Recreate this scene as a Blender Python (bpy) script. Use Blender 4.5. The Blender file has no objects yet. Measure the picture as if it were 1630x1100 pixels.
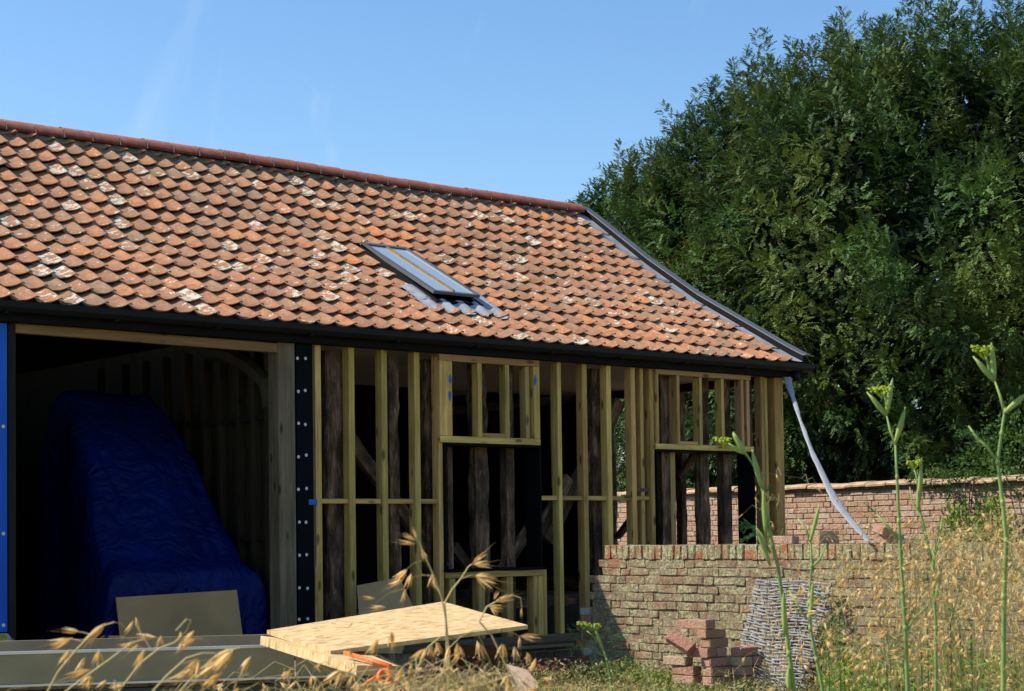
import bpy, math, random
import numpy as np
from mathutils import Vector, Matrix, noise as mnoise
random.seed(7); rng = np.random.default_rng(7)
S = bpy.context.scene
C = S.collection
# ---------------------------------------------------------------- camera
CAM = Vector((-8.43632, -12.51281, 1.6))
CF = Vector((0.6460364, 0.76210646, 0.04278693))
CR = Vector((0.76311074, -0.6461249, -0.01358713))
CU = Vector((0.01729087, 0.04142895, 0.99899183))
CU = CR.cross(CF).normalized()
FPX, CX, CY = 2808.19, 815.0, 731.17
cd = bpy.data.cameras.new('camera'); cam = bpy.data.objects.new('camera', cd); C.objects.link(cam)
M = Matrix((CR, CU, -CF)).transposed().to_4x4(); M.translation = CAM
cam.matrix_world = M
cd.sensor_width = 36; cd.lens = FPX / 1630 * 36; cd.shift_y = 181.17 / 1630; cd.clip_start = .1; cd.clip_end = 3000
cd.dof.use_dof = True; cd.dof.focus_distance = 15.5; cd.dof.aperture_fstop = 13.0
S.camera = cam

def at(px, py, Z):
    """world point Z metres in front of the camera in the direction of photo pixel px,py"""
    return CAM + (CF + CR * ((px - CX) / FPX) - CU * ((py - CY) / FPX)) * Z
def onplane(px, py, ax, v):
    d = CF + CR * ((px - CX) / FPX) - CU * ((py - CY) / FPX)
    return CAM + d * ((v - CAM[ax]) / d[ax])
# ---------------------------------------------------------------- world, sun
LD = Vector((.74, -.66, -1.0)).normalized()
w = bpy.data.worlds.new('World'); S.world = w; w.use_nodes = True
nt = w.node_tree; nt.nodes.clear()
out = nt.nodes.new('ShaderNodeOutputWorld'); bg = nt.nodes.new('ShaderNodeBackground')
sky = nt.nodes.new('ShaderNodeTexSky'); sky.sky_type = 'NISHITA'; sky.sun_disc = False
sky.sun_elevation = math.asin(-LD.z); sky.sun_rotation = math.atan2(-LD.x, -LD.y)
sky.altitude = 20; sky.air_density = 1.0; sky.dust_density = .6; sky.ozone_density = 2.0
tc = nt.nodes.new('ShaderNodeTexCoord'); mp = nt.nodes.new('ShaderNodeMapping')
mp.inputs['Rotation'].default_value = (.2, .1, .5); mp.inputs['Scale'].default_value = (9, 5, 1.6)
nz = nt.nodes.new('ShaderNodeTexNoise'); nz.inputs['Scale'].default_value = 1.7; nz.inputs['Detail'].default_value = 6; nz.inputs['Distortion'].default_value = .6
rp = nt.nodes.new('ShaderNodeValToRGB'); rp.color_ramp.elements[0].position = .56; rp.color_ramp.elements[1].position = .86
rp.color_ramp.elements[1].color = (.32, .32, .32, 1)
mx = nt.nodes.new('ShaderNodeMix'); mx.data_type = 'RGBA'; mx.inputs[7].default_value = (6.5, 6.9, 7.4, 1)
hsv = nt.nodes.new('ShaderNodeHueSaturation'); hsv.inputs['Saturation'].default_value = 1.2
L = nt.links.new
L(tc.outputs['Generated'], mp.inputs[0]); L(mp.outputs[0], nz.inputs['Vector']); L(nz.outputs['Fac'], rp.inputs[0])
L(rp.outputs[0], mx.inputs[0]); L(sky.outputs[0], hsv.inputs['Color']); L(hsv.outputs[0], mx.inputs[6]); L(mx.outputs[2], bg.inputs[0]); L(bg.outputs[0], out.inputs[0])
bg.inputs[1].default_value = .130
sd = bpy.data.lights.new('sun', 'SUN'); sd.energy = 5.0; sd.angle = math.radians(.5); sd.color = (1, .93, .82)
so = bpy.data.objects.new('sun', sd); C.objects.link(so); so.rotation_euler = LD.to_track_quat('-Z', 'Y').to_euler(); so.location = (-10, 13, 20)
S.view_settings.view_transform = 'Standard'; S.view_settings.look = 'None'; S.view_settings.exposure = .56; S.view_settings.gamma = 1
S.render.engine = 'CYCLES'
S.cycles.max_bounces = 6; S.cycles.transparent_max_bounces = 8

# ---------------------------------------------------------------- node helpers
class Mt:
    def __init__(s, name, rough=.8, spec=.3):
        s.m = bpy.data.materials.new(name); s.m.use_nodes = True; s.t = s.m.node_tree
        s.b = s.t.nodes['Principled BSDF']; s.b.inputs['Roughness'].default_value = rough
        s.b.inputs['Specular IOR Level'].default_value = spec
        s._c = None
    def n(s, k, **kw):
        x = s.t.nodes.new('ShaderNode' + k)
        for a, v in kw.items(): setattr(x, a, v)
        return x
    def put(s, sock, v):
        if isinstance(v, bpy.types.NodeSocket): s.t.links.new(v, sock)
        elif isinstance(v, tuple) and len(v) == 3 and sock.type == 'RGBA': sock.default_value = (*v, 1)
        else: sock.default_value = v
    def co(s, kind='Object'):
        if s._c is None: s._c = s.n('TexCoord')
        return s._c.outputs[kind]
    def pos(s): return s.n('NewGeometry').outputs['Position']
    def rnd(s): return s.n('ObjectInfo').outputs['Random']
    def vmap(s, v, scale=(1, 1, 1), rot=(0, 0, 0), off=None):
        x = s.n('Mapping'); s.put(x.inputs[0], v); x.inputs['Scale'].default_value = scale; x.inputs['Rotation'].default_value = rot
        if off is not None:
            c = s.n('CombineXYZ'); 
            for i in range(3): s.t.links.new(s.math('MULTIPLY', off, (37., 91., 53.)[i]), c.inputs[i])
            s.t.links.new(c.outputs[0], x.inputs['Location'])
        return x.outputs[0]
    def noise(s, v, sc=5., det=4., ro=.55, dist=0.):
        x = s.n('TexNoise'); s.put(x.inputs['Vector'], v); x.inputs['Scale'].default_value = sc; x.inputs['Detail'].default_value = det
        x.inputs['Roughness'].default_value = ro; x.inputs['Distortion'].default_value = dist; return x.outputs['Fac']
    def vor(s, v, sc=5., feat='F1', o='Distance'):
        x = s.n('TexVoronoi', feature=feat); s.put(x.inputs['Vector'], v); x.inputs['Scale'].default_value = sc; return x.outputs[o]
    def math(s, op, a, b=0., clamp=False):
        x = s.n('Math', operation=op, use_clamp=clamp); s.put(x.inputs[0], a); s.put(x.inputs[1], b); return x.outputs[0]
    def ramp(s, f, stops, interp='LINEAR'):
        x = s.n('ValToRGB'); s.put(x.inputs[0], f); e = x.color_ramp.elements; x.color_ramp.interpolation = interp
        while len(e) < len(stops): e.new(.5)
        for i, (p_, c_) in enumerate(stops):
            e[i].position = p_; e[i].color = (*c_, 1) if isinstance(c_, tuple) else (c_, c_, c_, 1)
        return x.outputs[0]
    def mix(s, f, a, b, mode='MIX'):
        x = s.n('Mix', data_type='RGBA', blend_type=mode); s.put(x.inputs[0], f); s.put(x.inputs[6], a); s.put(x.inputs[7], b); return x.outputs[2]
    def bump(s, h, st=.5, d=.01):
        x = s.n('Bump'); s.put(x.inputs['Height'], h); x.inputs['Strength'].default_value = st; x.inputs['Distance'].default_value = d
        s.t.links.new(x.outputs[0], s.b.inputs['Normal']); return s
    def col(s, c): s.put(s.b.inputs['Base Color'], c); return s
def rmp(*a): return a

def plain(name, col, rough=.7, var=.25, sc=8., bump=.15, metal=0., spec=.3):
    m = Mt(name, rough, spec); v = m.vmap(m.co(), off=m.rnd())
    f = m.noise(v, sc, 5)
    lo = tuple(c * (1 - var) for c in col); hi = tuple(min(1, c * (1 + var)) for c in col)
    m.col(m.ramp(f, [(.3, lo), (.7, hi)])); m.b.inputs['Metallic'].default_value = metal
    if bump: m.bump(m.noise(v, sc * 6, 4), bump, .003)
    return m.m
def wood(name, dark, light, var=.5, knots=True, gs=1.0, rough=.75, bump=.25):
    m = Mt(name, rough, .2); v = m.vmap(m.co(), (30 * gs, 30 * gs, 1.3 * gs), off=m.rnd())
    g = m.noise(v, 1.6, 5, .6, .8); c = m.ramp(g, [(.3, dark), (.66, light)])
    v2 = m.vmap(m.co(), (4, 4, 1.1), off=m.rnd()); st = m.noise(v2, 1.5, 3)
    c = m.mix(m.ramp(st, [(.35, 0.), (.75, var)]), c, tuple(x * .45 for x in dark))
    if knots:
        k = m.vor(m.vmap(m.co(), (9, 9, 3.2), off=m.rnd()), 1.0)
        c = m.mix(m.ramp(k, [(.10, .9), (.20, 0.)]), c, tuple(x * .3 for x in dark))
    tone = m.math('MULTIPLY_ADD', m.rnd(), .55); tone.node.inputs[2].default_value = .70
    c = m.mix(1., c, m.mix(1., (1, 1, 1), (1, 1, 1)), 'MULTIPLY')
    hs = m.n('HueSaturation'); m.put(hs.inputs['Color'], c); m.put(hs.inputs['Value'], tone); hu_ = m.math('MULTIPLY_ADD', m.math('FRACT', m.math('MULTIPLY', m.rnd(), 7.3)), .030); hu_.node.inputs[2].default_value = .482; m.put(hs.inputs['Hue'], hu_)
    m.col(hs.outputs[0]); m.bump(g, bump, .004); return m.m

def tile_material(name, stuff):
    m = Mt(name, .88, .15)
    if stuff:
        a = m.n('Attribute', attribute_name='tone'); r = a.outputs['Fac']
    else: r = m.rnd()
    P = m.pos()
    base = m.ramp(r, [(0., (.30, .165, .095)), (.2, (.50, .235, .12)), (.42, (.38, .20, .115)), (.6, (.54, .24, .115)), (.74, (.33, .21, .13)), (.88, (.46, .245, .13)), (1., (.64, .245, .09))])
    n1 = m.noise(P, 11, 5, .65); base = m.mix(m.ramp(n1, [(.43, 0.), (.68, .6)]), base, (.16, .115, .075))
    n2 = m.noise(P, 42, 4, .7); base = m.mix(m.ramp(n2, [(.48, 0.), (.70, .62)]), base, (.13, .085, .06))
    nb = m.noise(P, 1.1, 3); base = m.mix(m.ramp(nb, [(.5, 0.), (.75, .38)]), base, (.20, .155, .10))
    # lichen : only some tiles carry big white patches
    wn = m.n('TexWhiteNoise', noise_dimensions='1D'); m.put(wn.inputs['W'], m.math('MULTIPLY', r, 917.))
    hot = m.ramp(wn.outputs[0], [(.84, 0.), (.92, .12)], 'LINEAR')
    lf = m.math('ADD', m.math('ADD', m.noise(P, 15, 5, .62), hot), m.math('MULTIPLY', m.math('SUBTRACT', m.noise(P, 2.3, 3), .5), .22))
    lm = m.ramp(lf, [(.625, 0.), (.665, .9)])
    base = m.mix(1., base, (.90, .86, .84), 'MULTIPLY'); lc = m.mix(m.noise(P, 60, 2), (.30, .29, .18), (.72, .70, .60)); base = m.mix(lm, base, lc)
    mf = m.noise(P, 6.3, 5, .7); base = m.mix(m.ramp(mf, [(.66, 0.), (.70, .8)]), base, (.15, .13, .035))
    m.col(base); m.bump(m.math('ADD', m.noise(P, 55, 5, .65), m.math('MULTIPLY', lm, .8)), .55, .006); return m.m
def brick_material(name, pal, lichen, lcol, attr=False, dirt=.5):
    m = Mt(name, .92, .12); P = m.pos(); 
    r = m.n('Attribute', attribute_name='tone').outputs['Fac'] if attr else m.rnd()
    base = m.ramp(r, pal)
    n1 = m.noise(P, 24, 5, .7); base = m.mix(m.ramp(n1, [(.45, 0.), (.7, dirt)]), base, (.14, .10, .065))
    f = m.noise(P, 7, 6, .75, .5); lm = m.ramp(f, [(lichen, 0.), (lichen + .10, .85)])
    n3 = m.noise(P, 46, 4, .8); lc = m.ramp(n3, [(.32, tuple(c * .18 for c in lcol)), (.48, lcol), (.66, tuple(min(1, c * 2.3) for c in lcol))])
    base = m.mix(lm, base, lc)
    y = m.noise(P, 5.1, 5, .7); base = m.mix(m.ramp(y, [(.66, 0.), (.71, .7)]), base, (.36, .27, .04))
    sp = m.noise(P, 95, 3, .6); base = m.mix(m.ramp(sp, [(.60, 0.), (.68, .7)]), base, (.52, .48, .36))
    wn = m.noise(P, 30, 3, .8); base = m.mix(m.ramp(wn, [(.62, 0.), (.7, .55)]), base, (.05, .045, .03))
    m.col(base); m.bump(m.math('ADD', m.noise(P, 34, 6, .75), m.math('MULTIPLY', n3, .8)), 1., .034); return m.m
def leaf_material(name, a, b, c3=None, trans=.35, sc=1.2, rough=.6):
    m = Mt(name, rough, .25); P = m.pos(); at_ = m.n('Attribute', attribute_name='tone').outputs['Fac']
    c = m.mix(at_, a, b)
    if c3: c = m.mix(m.ramp(m.noise(P, sc, 3), [(.45, 0.), (.68, .75)]), c, c3)
    m.col(c)
    tr = m.n('BsdfTranslucent'); m.put(tr.inputs[0], c); ms = m.n('MixShader'); ms.inputs[0].default_value = trans
    o = m.t.nodes['Material Output']; m.t.links.new(m.b.outputs[0], ms.inputs[1]); m.t.links.new(tr.outputs[0], ms.inputs[2]); m.t.links.new(ms.outputs[0], o.inputs[0])
    return m.m
MT = {}
MT['tile'] = tile_material('pantile', False); MT['tile_s'] = tile_material('pantile_far', True)
MT['ridge'] = plain('ridge_clay', (.20, .058, .038), .75, .35, 12, .2)
MT['pale_mortar'] = plain('pale_mortar', (.5, .36, .25), .9, .2, 30)
MT['mortar'] = plain('mortar', (.15, .135, .095), .95, .45, 9, .8)
MT['joint'] = plain('lime_joint', (.20, .165, .105), .95, .5, 14, .9)
MT['joint_back'] = plain('lime_joint_pale', (.30, .24, .18), .95, .35, 14, .6)
MT['pine'] = wood('treated_pine', (.38, .245, .062), (.74, .51, .155), .55)
MT['pine_warm'] = wood('warm_pine', (.38, .22, .08), (.55, .36, .15), .35)
MT['header'] = wood('brown_board', (.20, .12, .05), (.34, .22, .09), .5)
MT['grey_wood'] = wood('weathered_board', (.11, .078, .045), (.25, .185, .12), .6, True, .8)
MT['dark_board'] = wood('shade_black_board', (.010, .009, .008), (.022, .019, .015), .5, False)  # near-black base colour stands in for the shade of the barn interior
def old_oak():
    m = Mt('old_oak', .9, .15); v = m.vmap(m.co(), (22, 22, 3.), off=m.rnd()); g = m.noise(v, 1.3, 6, .7, 1.2)
    c = m.ramp(g, [(.3, (.05, .032, .021)), (.52, (.19, .115, .068)), (.7, (.46, .29, .17))])
    v2 = m.vmap(m.co(), (5, 5, 2.2), off=m.rnd()); c = m.mix(m.ramp(m.noise(v2, 1.6, 4), [(.42, 0.), (.6, .85)]), c, (.035, .025, .018))
    c = m.mix(m.ramp(m.noise(m.vmap(m.co(), (1, 1, 1), off=m.rnd()), 38, 3, .7), [(.66, 0.), (.72, .7)]), c, (.34, .29, .21))
    m.col(c); m.bump(g, .9, .02); return m.m
MT['oak'] = old_oak(); MT['inside_board'] = wood('shade_brown_board', (.026, .019, .011), (.055, .042, .024), .5)  # inside boards: shade of the bay put into a very dark base
MT['membrane'] = plain('black_membrane', (.0035, .005, .0065), .7, .2, 10, .1, 0, .06)
MT['fascia'] = plain('black_painted_timber', (.008, .0078, .0075), .7, .25, 5, .1, 0, .08)
MT['gutter'] = plain('black_gutter', (.008, .0078, .0078), .5, .15, 6, 0, 0, .15)
MT['nail'] = plain('white_plastic_cap', (.6, .62, .66), .5, .1, 20, 0)
MT['lead'] = plain('lead_flashing', (.30, .31, .33), .5, .22, 7, .3, 0, .5)
MT['lead_dark'] = plain('slate_grey_metal', (.085, .09, .10), .5, .15, 4, .15, 0, .5)
MT['ceil'] = plain('ceiling_board', (.62, .50, .38), .9, .08, 2, 0)
MT['bluespray'] = plain('blue_marking', (.02, .13, .42), .7, .2, 30, 0)
MT['conc'] = plain('concrete', (.30, .28, .25), .9, .25, 3, .4)
def tarp():
    m = Mt('blue_tarpaulin', .5, .12); P = m.co()
    f = m.noise(P, 1.5, 3); m.col(m.ramp(f, [(.3, (.0008, .006, .06)), (.7, (.0012, .011, .11))]))
    wv = m.n('TexWave', wave_type='BANDS'); wv.inputs['Scale'].default_value = 2; wv.inputs['Distortion'].default_value = 9; wv.inputs['Detail'].default_value = 3
    h = m.math('ADD', m.noise(P, 5, 4, .5, 1.5), m.math('MULTIPLY', wv.outputs['Fac'], .2)); m.bump(h, 1., .07); return m.m
MT['tarp'] = tarp()
m_ = Mt('bright_blue_sheet', .5, .2); m_.col(m_.ramp(m_.noise(m_.vmap(m_.co(), (6, 6, .6)), 2, 3), [(.3, (.003, .07, .42)), (.7, (.006, .12, .60))])); MT['blue'] = m_.m
def osb():
    m = Mt('strand_board', .75, .2); P = m.co(); acc = None
    for i, (rot, sc) in enumerate(((.25, (22, 50, 22)), (-.6, (24, 56, 24)), (1.3, (22, 52, 22)))):
        v = m.vmap(P, sc, (0, 0, rot)); c = m.vor(v, 1.0, 'F1', 'Color'); s_ = m.n('SeparateColor'); m.put(s_.inputs[0], c)
        acc = s_.outputs[0] if acc is None else m.math('ADD', acc, s_.outputs[0])
    f = m.math('MULTIPLY', acc, .333)
    col = m.ramp(f, [(.1, (.30, .17, .07)), (.3, (.48, .33, .15)), (.55, (.55, .39, .19)), (.85, (.64, .48, .26))])
    st = m.noise(m.vmap(P, (16, 9, 1), (0, 0, .9)), 2.4, 4, .7); col = m.mix(m.ramp(st, [(.60, 0.), (.66, .55)]), col, (.16, .08, .03))
    m.col(col); m.bump(f, .5, .003); return m.m
MT['osb'] = osb()
MT['card'] = plain('fibre_board', (.38, .25, .12), .9, .14, 2.5, .1, 0, .05)
MT['galv'] = plain('weathered_galvanised_panel', (.26, .215, .12), .6, .22, 3, .15, 0, .5)
MT['lip'] = plain('pale_metal_edge', (.62, .62, .62), .35, .1, 5, 0, .7, .5)  # pale metal for trailer edges and rims
MT['chassis'] = plain('dark_steel', (.02, .03, .025), .5, .2, 5, .1, 0, .5)
MT['rubber'] = plain('tyre_rubber', (.015, .015, .015), .8, .2, 9, .2)
MT['orange'] = plain('orange_plastic', (.85, .14, .015), .45, .1, 8, 0)
MT['rust'] = plain('dark_brown_timber', (.05, .024, .016), .8, .4, 6, .3)
MT['pinkslab'] = plain('pinkish_slab', (.33, .23, .17), .85, .15, 6, .2)
BP = [(0., (.30, .12, .06)), (.2, (.38, .16, .085)), (.4, (.26, .14, .085)), (.6, (.42, .20, .12)), (.8, (.30, .18, .11)), (1., (.50, .24, .13))]
BPf = [(0., (.30, .205, .13)), (.3, (.34, .235, .15)), (.5, (.27, .195, .13)), (.65, (.42, .18, .10)), (.8, (.33, .25, .165)), (1., (.38, .22, .14))]
BPb = [(0., (.54, .32, .22)), (.25, (.60, .42, .30)), (.5, (.56, .30, .19)), (.7, (.64, .50, .38)), (1., (.60, .38, .27))]
MT['brick_wall'] = brick_material('lichened_brick', BPf, .44, (.33, .30, .175))
MT['brick_back'] = brick_material('pale_old_brick', BPb, .60, (.42, .33, .20))
MT['brick_back_s'] = brick_material('pale_old_brick_low', BPb, .60, (.42, .33, .20), True)
MT['brick_wall_s'] = brick_material('lichened_brick_low', BPf, .44, (.33, .30, .175), True)
MT['brick_loose'] = brick_material('loose_brick', [(0., (.55, .25, .17)), (.3, (.62, .36, .27)), (.5, (.60, .47, .30)), (.75, (.52, .22, .14)), (1., (.64, .46, .35))], .62, (.6, .52, .38), False, .25)
MT['brick_plinth'] = brick_material('plinth_brick', [(0., (.10, .07, .06)), (.5, (.14, .09, .07)), (1., (.08, .065, .06))], .75, (.2, .18, .14))
MT['brick_lime'] = brick_material('limewashed_brick', [(0., (.55, .53, .48)), (.45, (.60, .58, .54)), (.55, (.40, .12, .07)), (1., (.34, .10, .06))], .70, (.5, .48, .42))
MT['coping'] = brick_material('coping_brick', [(0., (.50, .16, .075)), (.4, (.46, .20, .10)), (.7, (.30, .20, .12)), (1., (.55, .20, .10))], .42, (.33, .33, .19))
MT['coping_tile'] = plain('buff_coping', (.40, .27, .165), .9, .45, 9, .8)
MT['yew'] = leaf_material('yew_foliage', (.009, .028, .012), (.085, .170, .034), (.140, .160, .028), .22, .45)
MT['bark'] = plain('bark', (.09, .06, .045), .95, .4, 9, .9)
MT['leaf'] = leaf_material('bright_leaf', (.08, .17, .02), (.24, .33, .04), None, .4)
MT['leafdark'] = leaf_material('shrub_leaf', (.03, .08, .015), (.09, .16, .03), None, .35)
MT['sedum'] = leaf_material('weedy_leaf', (.16, .17, .05), (.32, .25, .11), (.14, .22, .03), .3, 1.6)
MT['brownleaf'] = leaf_material('rusty_leaf', (.16, .07, .035), (.34, .19, .10), None, .3)
MT['oat'] = leaf_material('dry_oat', (.68, .43, .14), (.95, .76, .40), None, .5, 1.2, .5)
MT['oatstem'] = leaf_material('dry_stem', (.40, .32, .13), (.52, .42, .18), None, .2)
MT['fennel'] = leaf_material('fennel_stem', (.17, .30, .10), (.32, .42, .12), (.38, .48, .12), .3, 9)
MT['fleaf'] = leaf_material('fennel_leaf', (.06, .16, .05), (.13, .27, .06), None, .4)
MT['fbloom'] = leaf_material('fennel_umbel', (.34, .46, .03), (.50, .58, .05), None, .4)
MT['hurdle'] = plain('silvered_willow', (.25, .24, .235), .8, .4, 14, .3)
MT['soil'] = plain('dry_soil', (.20, .155, .095), .95, .4, 2, .8)
m_ = Mt('dry_grass_ground', .95, .1); P_ = m_.pos()
c_ = m_.mix(m_.ramp(m_.noise(P_, .8, 4), [(.4, 0.), (.62, 1.)]), (.30, .23, .11), (.12, .15, .045)); c_ = m_.mix(m_.ramp(m_.noise(P_, 14, 4), [(.4, 0.), (.7, .5)]), c_, (.10, .08, .045))
m_.col(c_); m_.bump(m_.noise(P_, 18, 6), .8, .05); MT['ground'] = m_.m
m_ = Mt('roof_glass', .12, .6); m_.col((.42, .475, .49)); m_.b.inputs['Coat Weight'].default_value = 1.; m_.b.inputs['Coat Roughness'].default_value = .05; MT['glass'] = m_.m  # pale grey-blue base colour stands in for reflected sky
m_ = Mt('polythene', .3, .5); tr = m_.n('BsdfTranslucent'); tr.inputs[0].default_value = (.60, .62, .66, 1); ms = m_.n('MixShader'); ms.inputs[0].default_value = .45
m_.col((.55, .57, .60)); o_ = m_.t.nodes['Material Output']; m_.t.links.new(m_.b.outputs[0], ms.inputs[1]); m_.t.links.new(tr.outputs[0], ms.inputs[2]); m_.t.links.new(ms.outputs[0], o_.inputs[0])
m_.bump(m_.noise(m_.vmap(m_.co(), (1, 1, 1)), 14, 3, .6, 2.), .6, .02); MT['poly'] = m_.m

# ---------------------------------------------------------------- mesh helpers
def tag(o, label=None, cat=None, group=None, kind=None):
    if label: o['label'] = label
    if cat: o['category'] = cat
    if group: o['group'] = group
    if kind: o['kind'] = kind
    return o
def empty(name, loc=(0, 0, 0)):
    o = bpy.data.objects.new(name, None); C.objects.link(o); o.location = loc; o.empty_display_size = .1; return o
def link(name, me, parent=None, mw=None, loc=None):
    o = bpy.data.objects.new(name, me); C.objects.link(o)
    if mw is not None: o.matrix_world = mw
    if loc is not None: o.location = loc
    if parent is not None: par(o, parent)
    return o
def gm(o):          # world matrix without depsgraph
    m = o.matrix_basis.copy()
    if o.parent: m = gm(o.parent) @ o.matrix_parent_inverse @ m
    return m
def par(o, p):
    o.parent = p; o.matrix_parent_inverse = gm(p).inverted()
class MB:
    def __init__(s): s.v = []; s.f = []; s.tone = []
    def add(s, vs, fs, tone=None):
        n = len(s.v); s.v += [tuple(v) for v in vs]; s.f += [tuple(i + n for i in f) for f in fs]
        if tone is not None: s.tone += [tone] * len(vs)
    def box(s, x0, x1, y0, y1, z0, z1, tone=None, jit=0.):
        vs = [(x, y, z) for z in (z0, z1) for y in (y0, y1) for x in (x0, x1)]
        if jit: vs = [tuple(c + random.uniform(-jit, jit) for c in v) for v in vs]
        s.add(vs, [(0, 2, 3, 1), (4, 5, 7, 6), (0, 1, 5, 4), (2, 6, 7, 3), (0, 4, 6, 2), (1, 3, 7, 5)], tone)
    def quad(s, a, b, c, d, tone=None): s.add([a, b, c, d], [(0, 1, 2, 3)], tone)
    def tube(s, pts, r, n=6, tone=None, cap=True):
        pts = [Vector(p) for p in pts]; k = len(pts); rr = r if isinstance(r, (list, tuple)) else [r] * k
        vs = []; up = None
        for i, p in enumerate(pts):
            t = (pts[min(i + 1, k - 1)] - pts[max(i - 1, 0)])
            t = t.normalized() if t.length > 1e-9 else Vector((0, 0, 1))
            if up is None: up = t.orthogonal().normalized()
            up = (up - t * up.dot(t)).normalized(); b = t.cross(up)
            for j in range(n):
                a = 2 * math.pi * j / n; vs.append(p + (up * math.cos(a) + b * math.sin(a)) * rr[i])
        fs = [(i * n + j, i * n + (j + 1) % n, (i + 1) * n + (j + 1) % n, (i + 1) * n + j) for i in range(k - 1) for j in range(n)]
        if cap: fs += [tuple(reversed(range(n))), tuple(range((k - 1) * n, k * n))]
        s.add(vs, fs, tone)
    def mesh(s, name, mat, smooth=False, origin=(0, 0, 0)):
        me = bpy.data.meshes.new(name); o = Vector(origin)
        me.from_pydata([tuple(Vector(v) - o) for v in s.v], [], s.f); me.materials.append(mat)
        if s.tone:
            a = me.attributes.new('tone', 'FLOAT', 'POINT'); a.data.foreach_set('value', np.array(s.tone, dtype=np.float32))
        if smooth: me.polygons.foreach_set('use_smooth', [True] * len(me.polygons))
        me.update(); return me
    def build(s, name, mat, parent=None, smooth=False, origin=(0, 0, 0)):
        return link(name, s.mesh(name, mat, smooth, origin), parent, loc=origin)
def beam(name, p, q, w_, d_, mat, parent, up=(0, -1, 0), rough=0., seg=1, taper=1., chamfer=.003):
    """timber from p to q; w_ = width, d_ = depth along up; mesh local z = length"""
    p, q = Vector(p), Vector(q); z = (q - p); Ln = z.length; z.normalize(); u = Vector(up); u = (u - z * u.dot(z)).normalized(); x = u.cross(z)
    mat3 = Matrix((x, u, z)).transposed().to_4x4(); mat3.translation = p
    mb = MB()
    if rough == 0:
        c = chamfer; a, b = w_ / 2, d_ / 2
        ring = [(-a + c, -b), (a - c, -b), (a, -b + c), (a, b - c), (a - c, b), (-a + c, b), (-a, b - c), (-a, -b + c)]
        vs = [(x_, y_, zz) for zz in (0, Ln) for x_, y_ in ring]
        mb.add(vs, [(i, (i + 1) % 8, 8 + (i + 1) % 8, 8 + i) for i in range(8)] + [tuple(reversed(range(8))), tuple(range(8, 16))])
    else:
        n = 16; seg = max(4, int(Ln / .07)); vs = []; sx, sy = random.random() * 50, random.random() * 50
        for i in range(seg + 1):
            zz = Ln * i / seg; wob = Vector((mnoise.noise((sx, sy, zz * 1.2)), mnoise.noise((sy, sx, zz * 1.2)), 0)) * rough * 1.3
            for j in range(n):
                t = j / n * 4; k = int(t); f = t - k
                cx, cy = [(-1 + 2 * f, -1), (1, -1 + 2 * f), (1 - 2 * f, 1), (-1, 1 - 2 * f)][k]
                rr = 1 - .12 * (abs(cx * cy)) ; dd = rough * (mnoise.noise((sx + cx * 1.5, sy + cy * 1.5, zz * 5)) + .7 * mnoise.noise((sx + cx * 4, sy + cy * 4, zz * 13)))
                vs.append((cx * (w_ / 2 * rr + dd) + wob.x, cy * (d_ / 2 * rr + dd) + wob.y, zz))
        mb.add(vs, [(i * n + j, i * n + (j + 1) % n, (i + 1) * n + (j + 1) % n, (i + 1) * n + j) for i in range(seg) for j in range(n)] + [tuple(reversed(range(n))), tuple(range(seg * n, seg * n + n))])
    me = mb.mesh(name, mat)
    return link(name, me, parent, mw=mat3)
def vert(name, x, y, w_, d_, z0, z1, mat, parent, **k):      # upright timber: centre x, front face y
    return beam(name, (x, y + d_ / 2, z0), (x + random.uniform(-.003, .003), y + d_ / 2, z1), w_, d_, mat, parent, **k)
def pbox(name, x0, x1, y0, y1, z0, z1, mat, parent=None):
    mb = MB(); o = ((x0 + x1) / 2, (y0 + y1) / 2, z0); mb.box(x0, x1, y0, y1, z0, z1); return mb.build(name, mat, parent, origin=o)
def npmesh(name, V, F, mat, tone=None, parent=None, smooth=False):
    """V (n,3) F (m,k) numpy"""
    me = bpy.data.meshes.new(name); k = F.shape[1]
    me.vertices.add(len(V)); me.vertices.foreach_set('co', V.astype(np.float32).ravel())
    me.loops.add(F.size); me.loops.foreach_set('vertex_index', F.astype(np.int32).ravel())
    me.polygons.add(len(F)); me.polygons.foreach_set('loop_start', (np.arange(len(F)) * k).astype(np.int32))
    if tone is not None:
        a = me.attributes.new('tone', 'FLOAT', 'POINT'); a.data.foreach_set('value', tone.astype(np.float32))
    me.materials.append(mat); me.update(calc_edges=True); me.validate()
    return link(name, me, parent)
def rotmats(dirs, roll):
    """per-row rotation taking local +x to dirs with roll"""
    d = dirs / np.linalg.norm(dirs, axis=1, keepdims=True); up = np.tile([0., 0., 1.], (len(d), 1)); up[np.abs(d[:, 2]) > .97] = [1., 0, 0]
    y = np.cross(up, d); y /= np.linalg.norm(y, axis=1, keepdims=True); z = np.cross(d, y)
    c, s = np.cos(roll)[:, None], np.sin(roll)[:, None]; y2 = c * y + s * z; z2 = -s * y + c * z
    return np.stack([d, y2, z2], axis=2)
def scatter(TV, TF, pos, R, sc, tone, tonejit=0.1):
    n = len(pos); V = np.einsum('nij,nkj->nki', R, TV[None] * sc[:, None, None]) + pos[:, None, :]
    F = TF[None] + (np.arange(n) * len(TV))[:, None, None]
    T = np.clip(np.repeat(tone, len(TV)) + rng.normal(0, tonejit, n * len(TV)), 0, 1)
    return V.reshape(-1, 3), F.reshape(-1, TF.shape[1]), T
def join(parts):
    Vs, Fs, Ts = [], [], []; o = 0
    for V, F, T in parts: Vs.append(V); Fs.append(F + o); Ts.append(T); o += len(V)
    return np.vstack(Vs), np.vstack(Fs), np.hstack(Ts)

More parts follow.
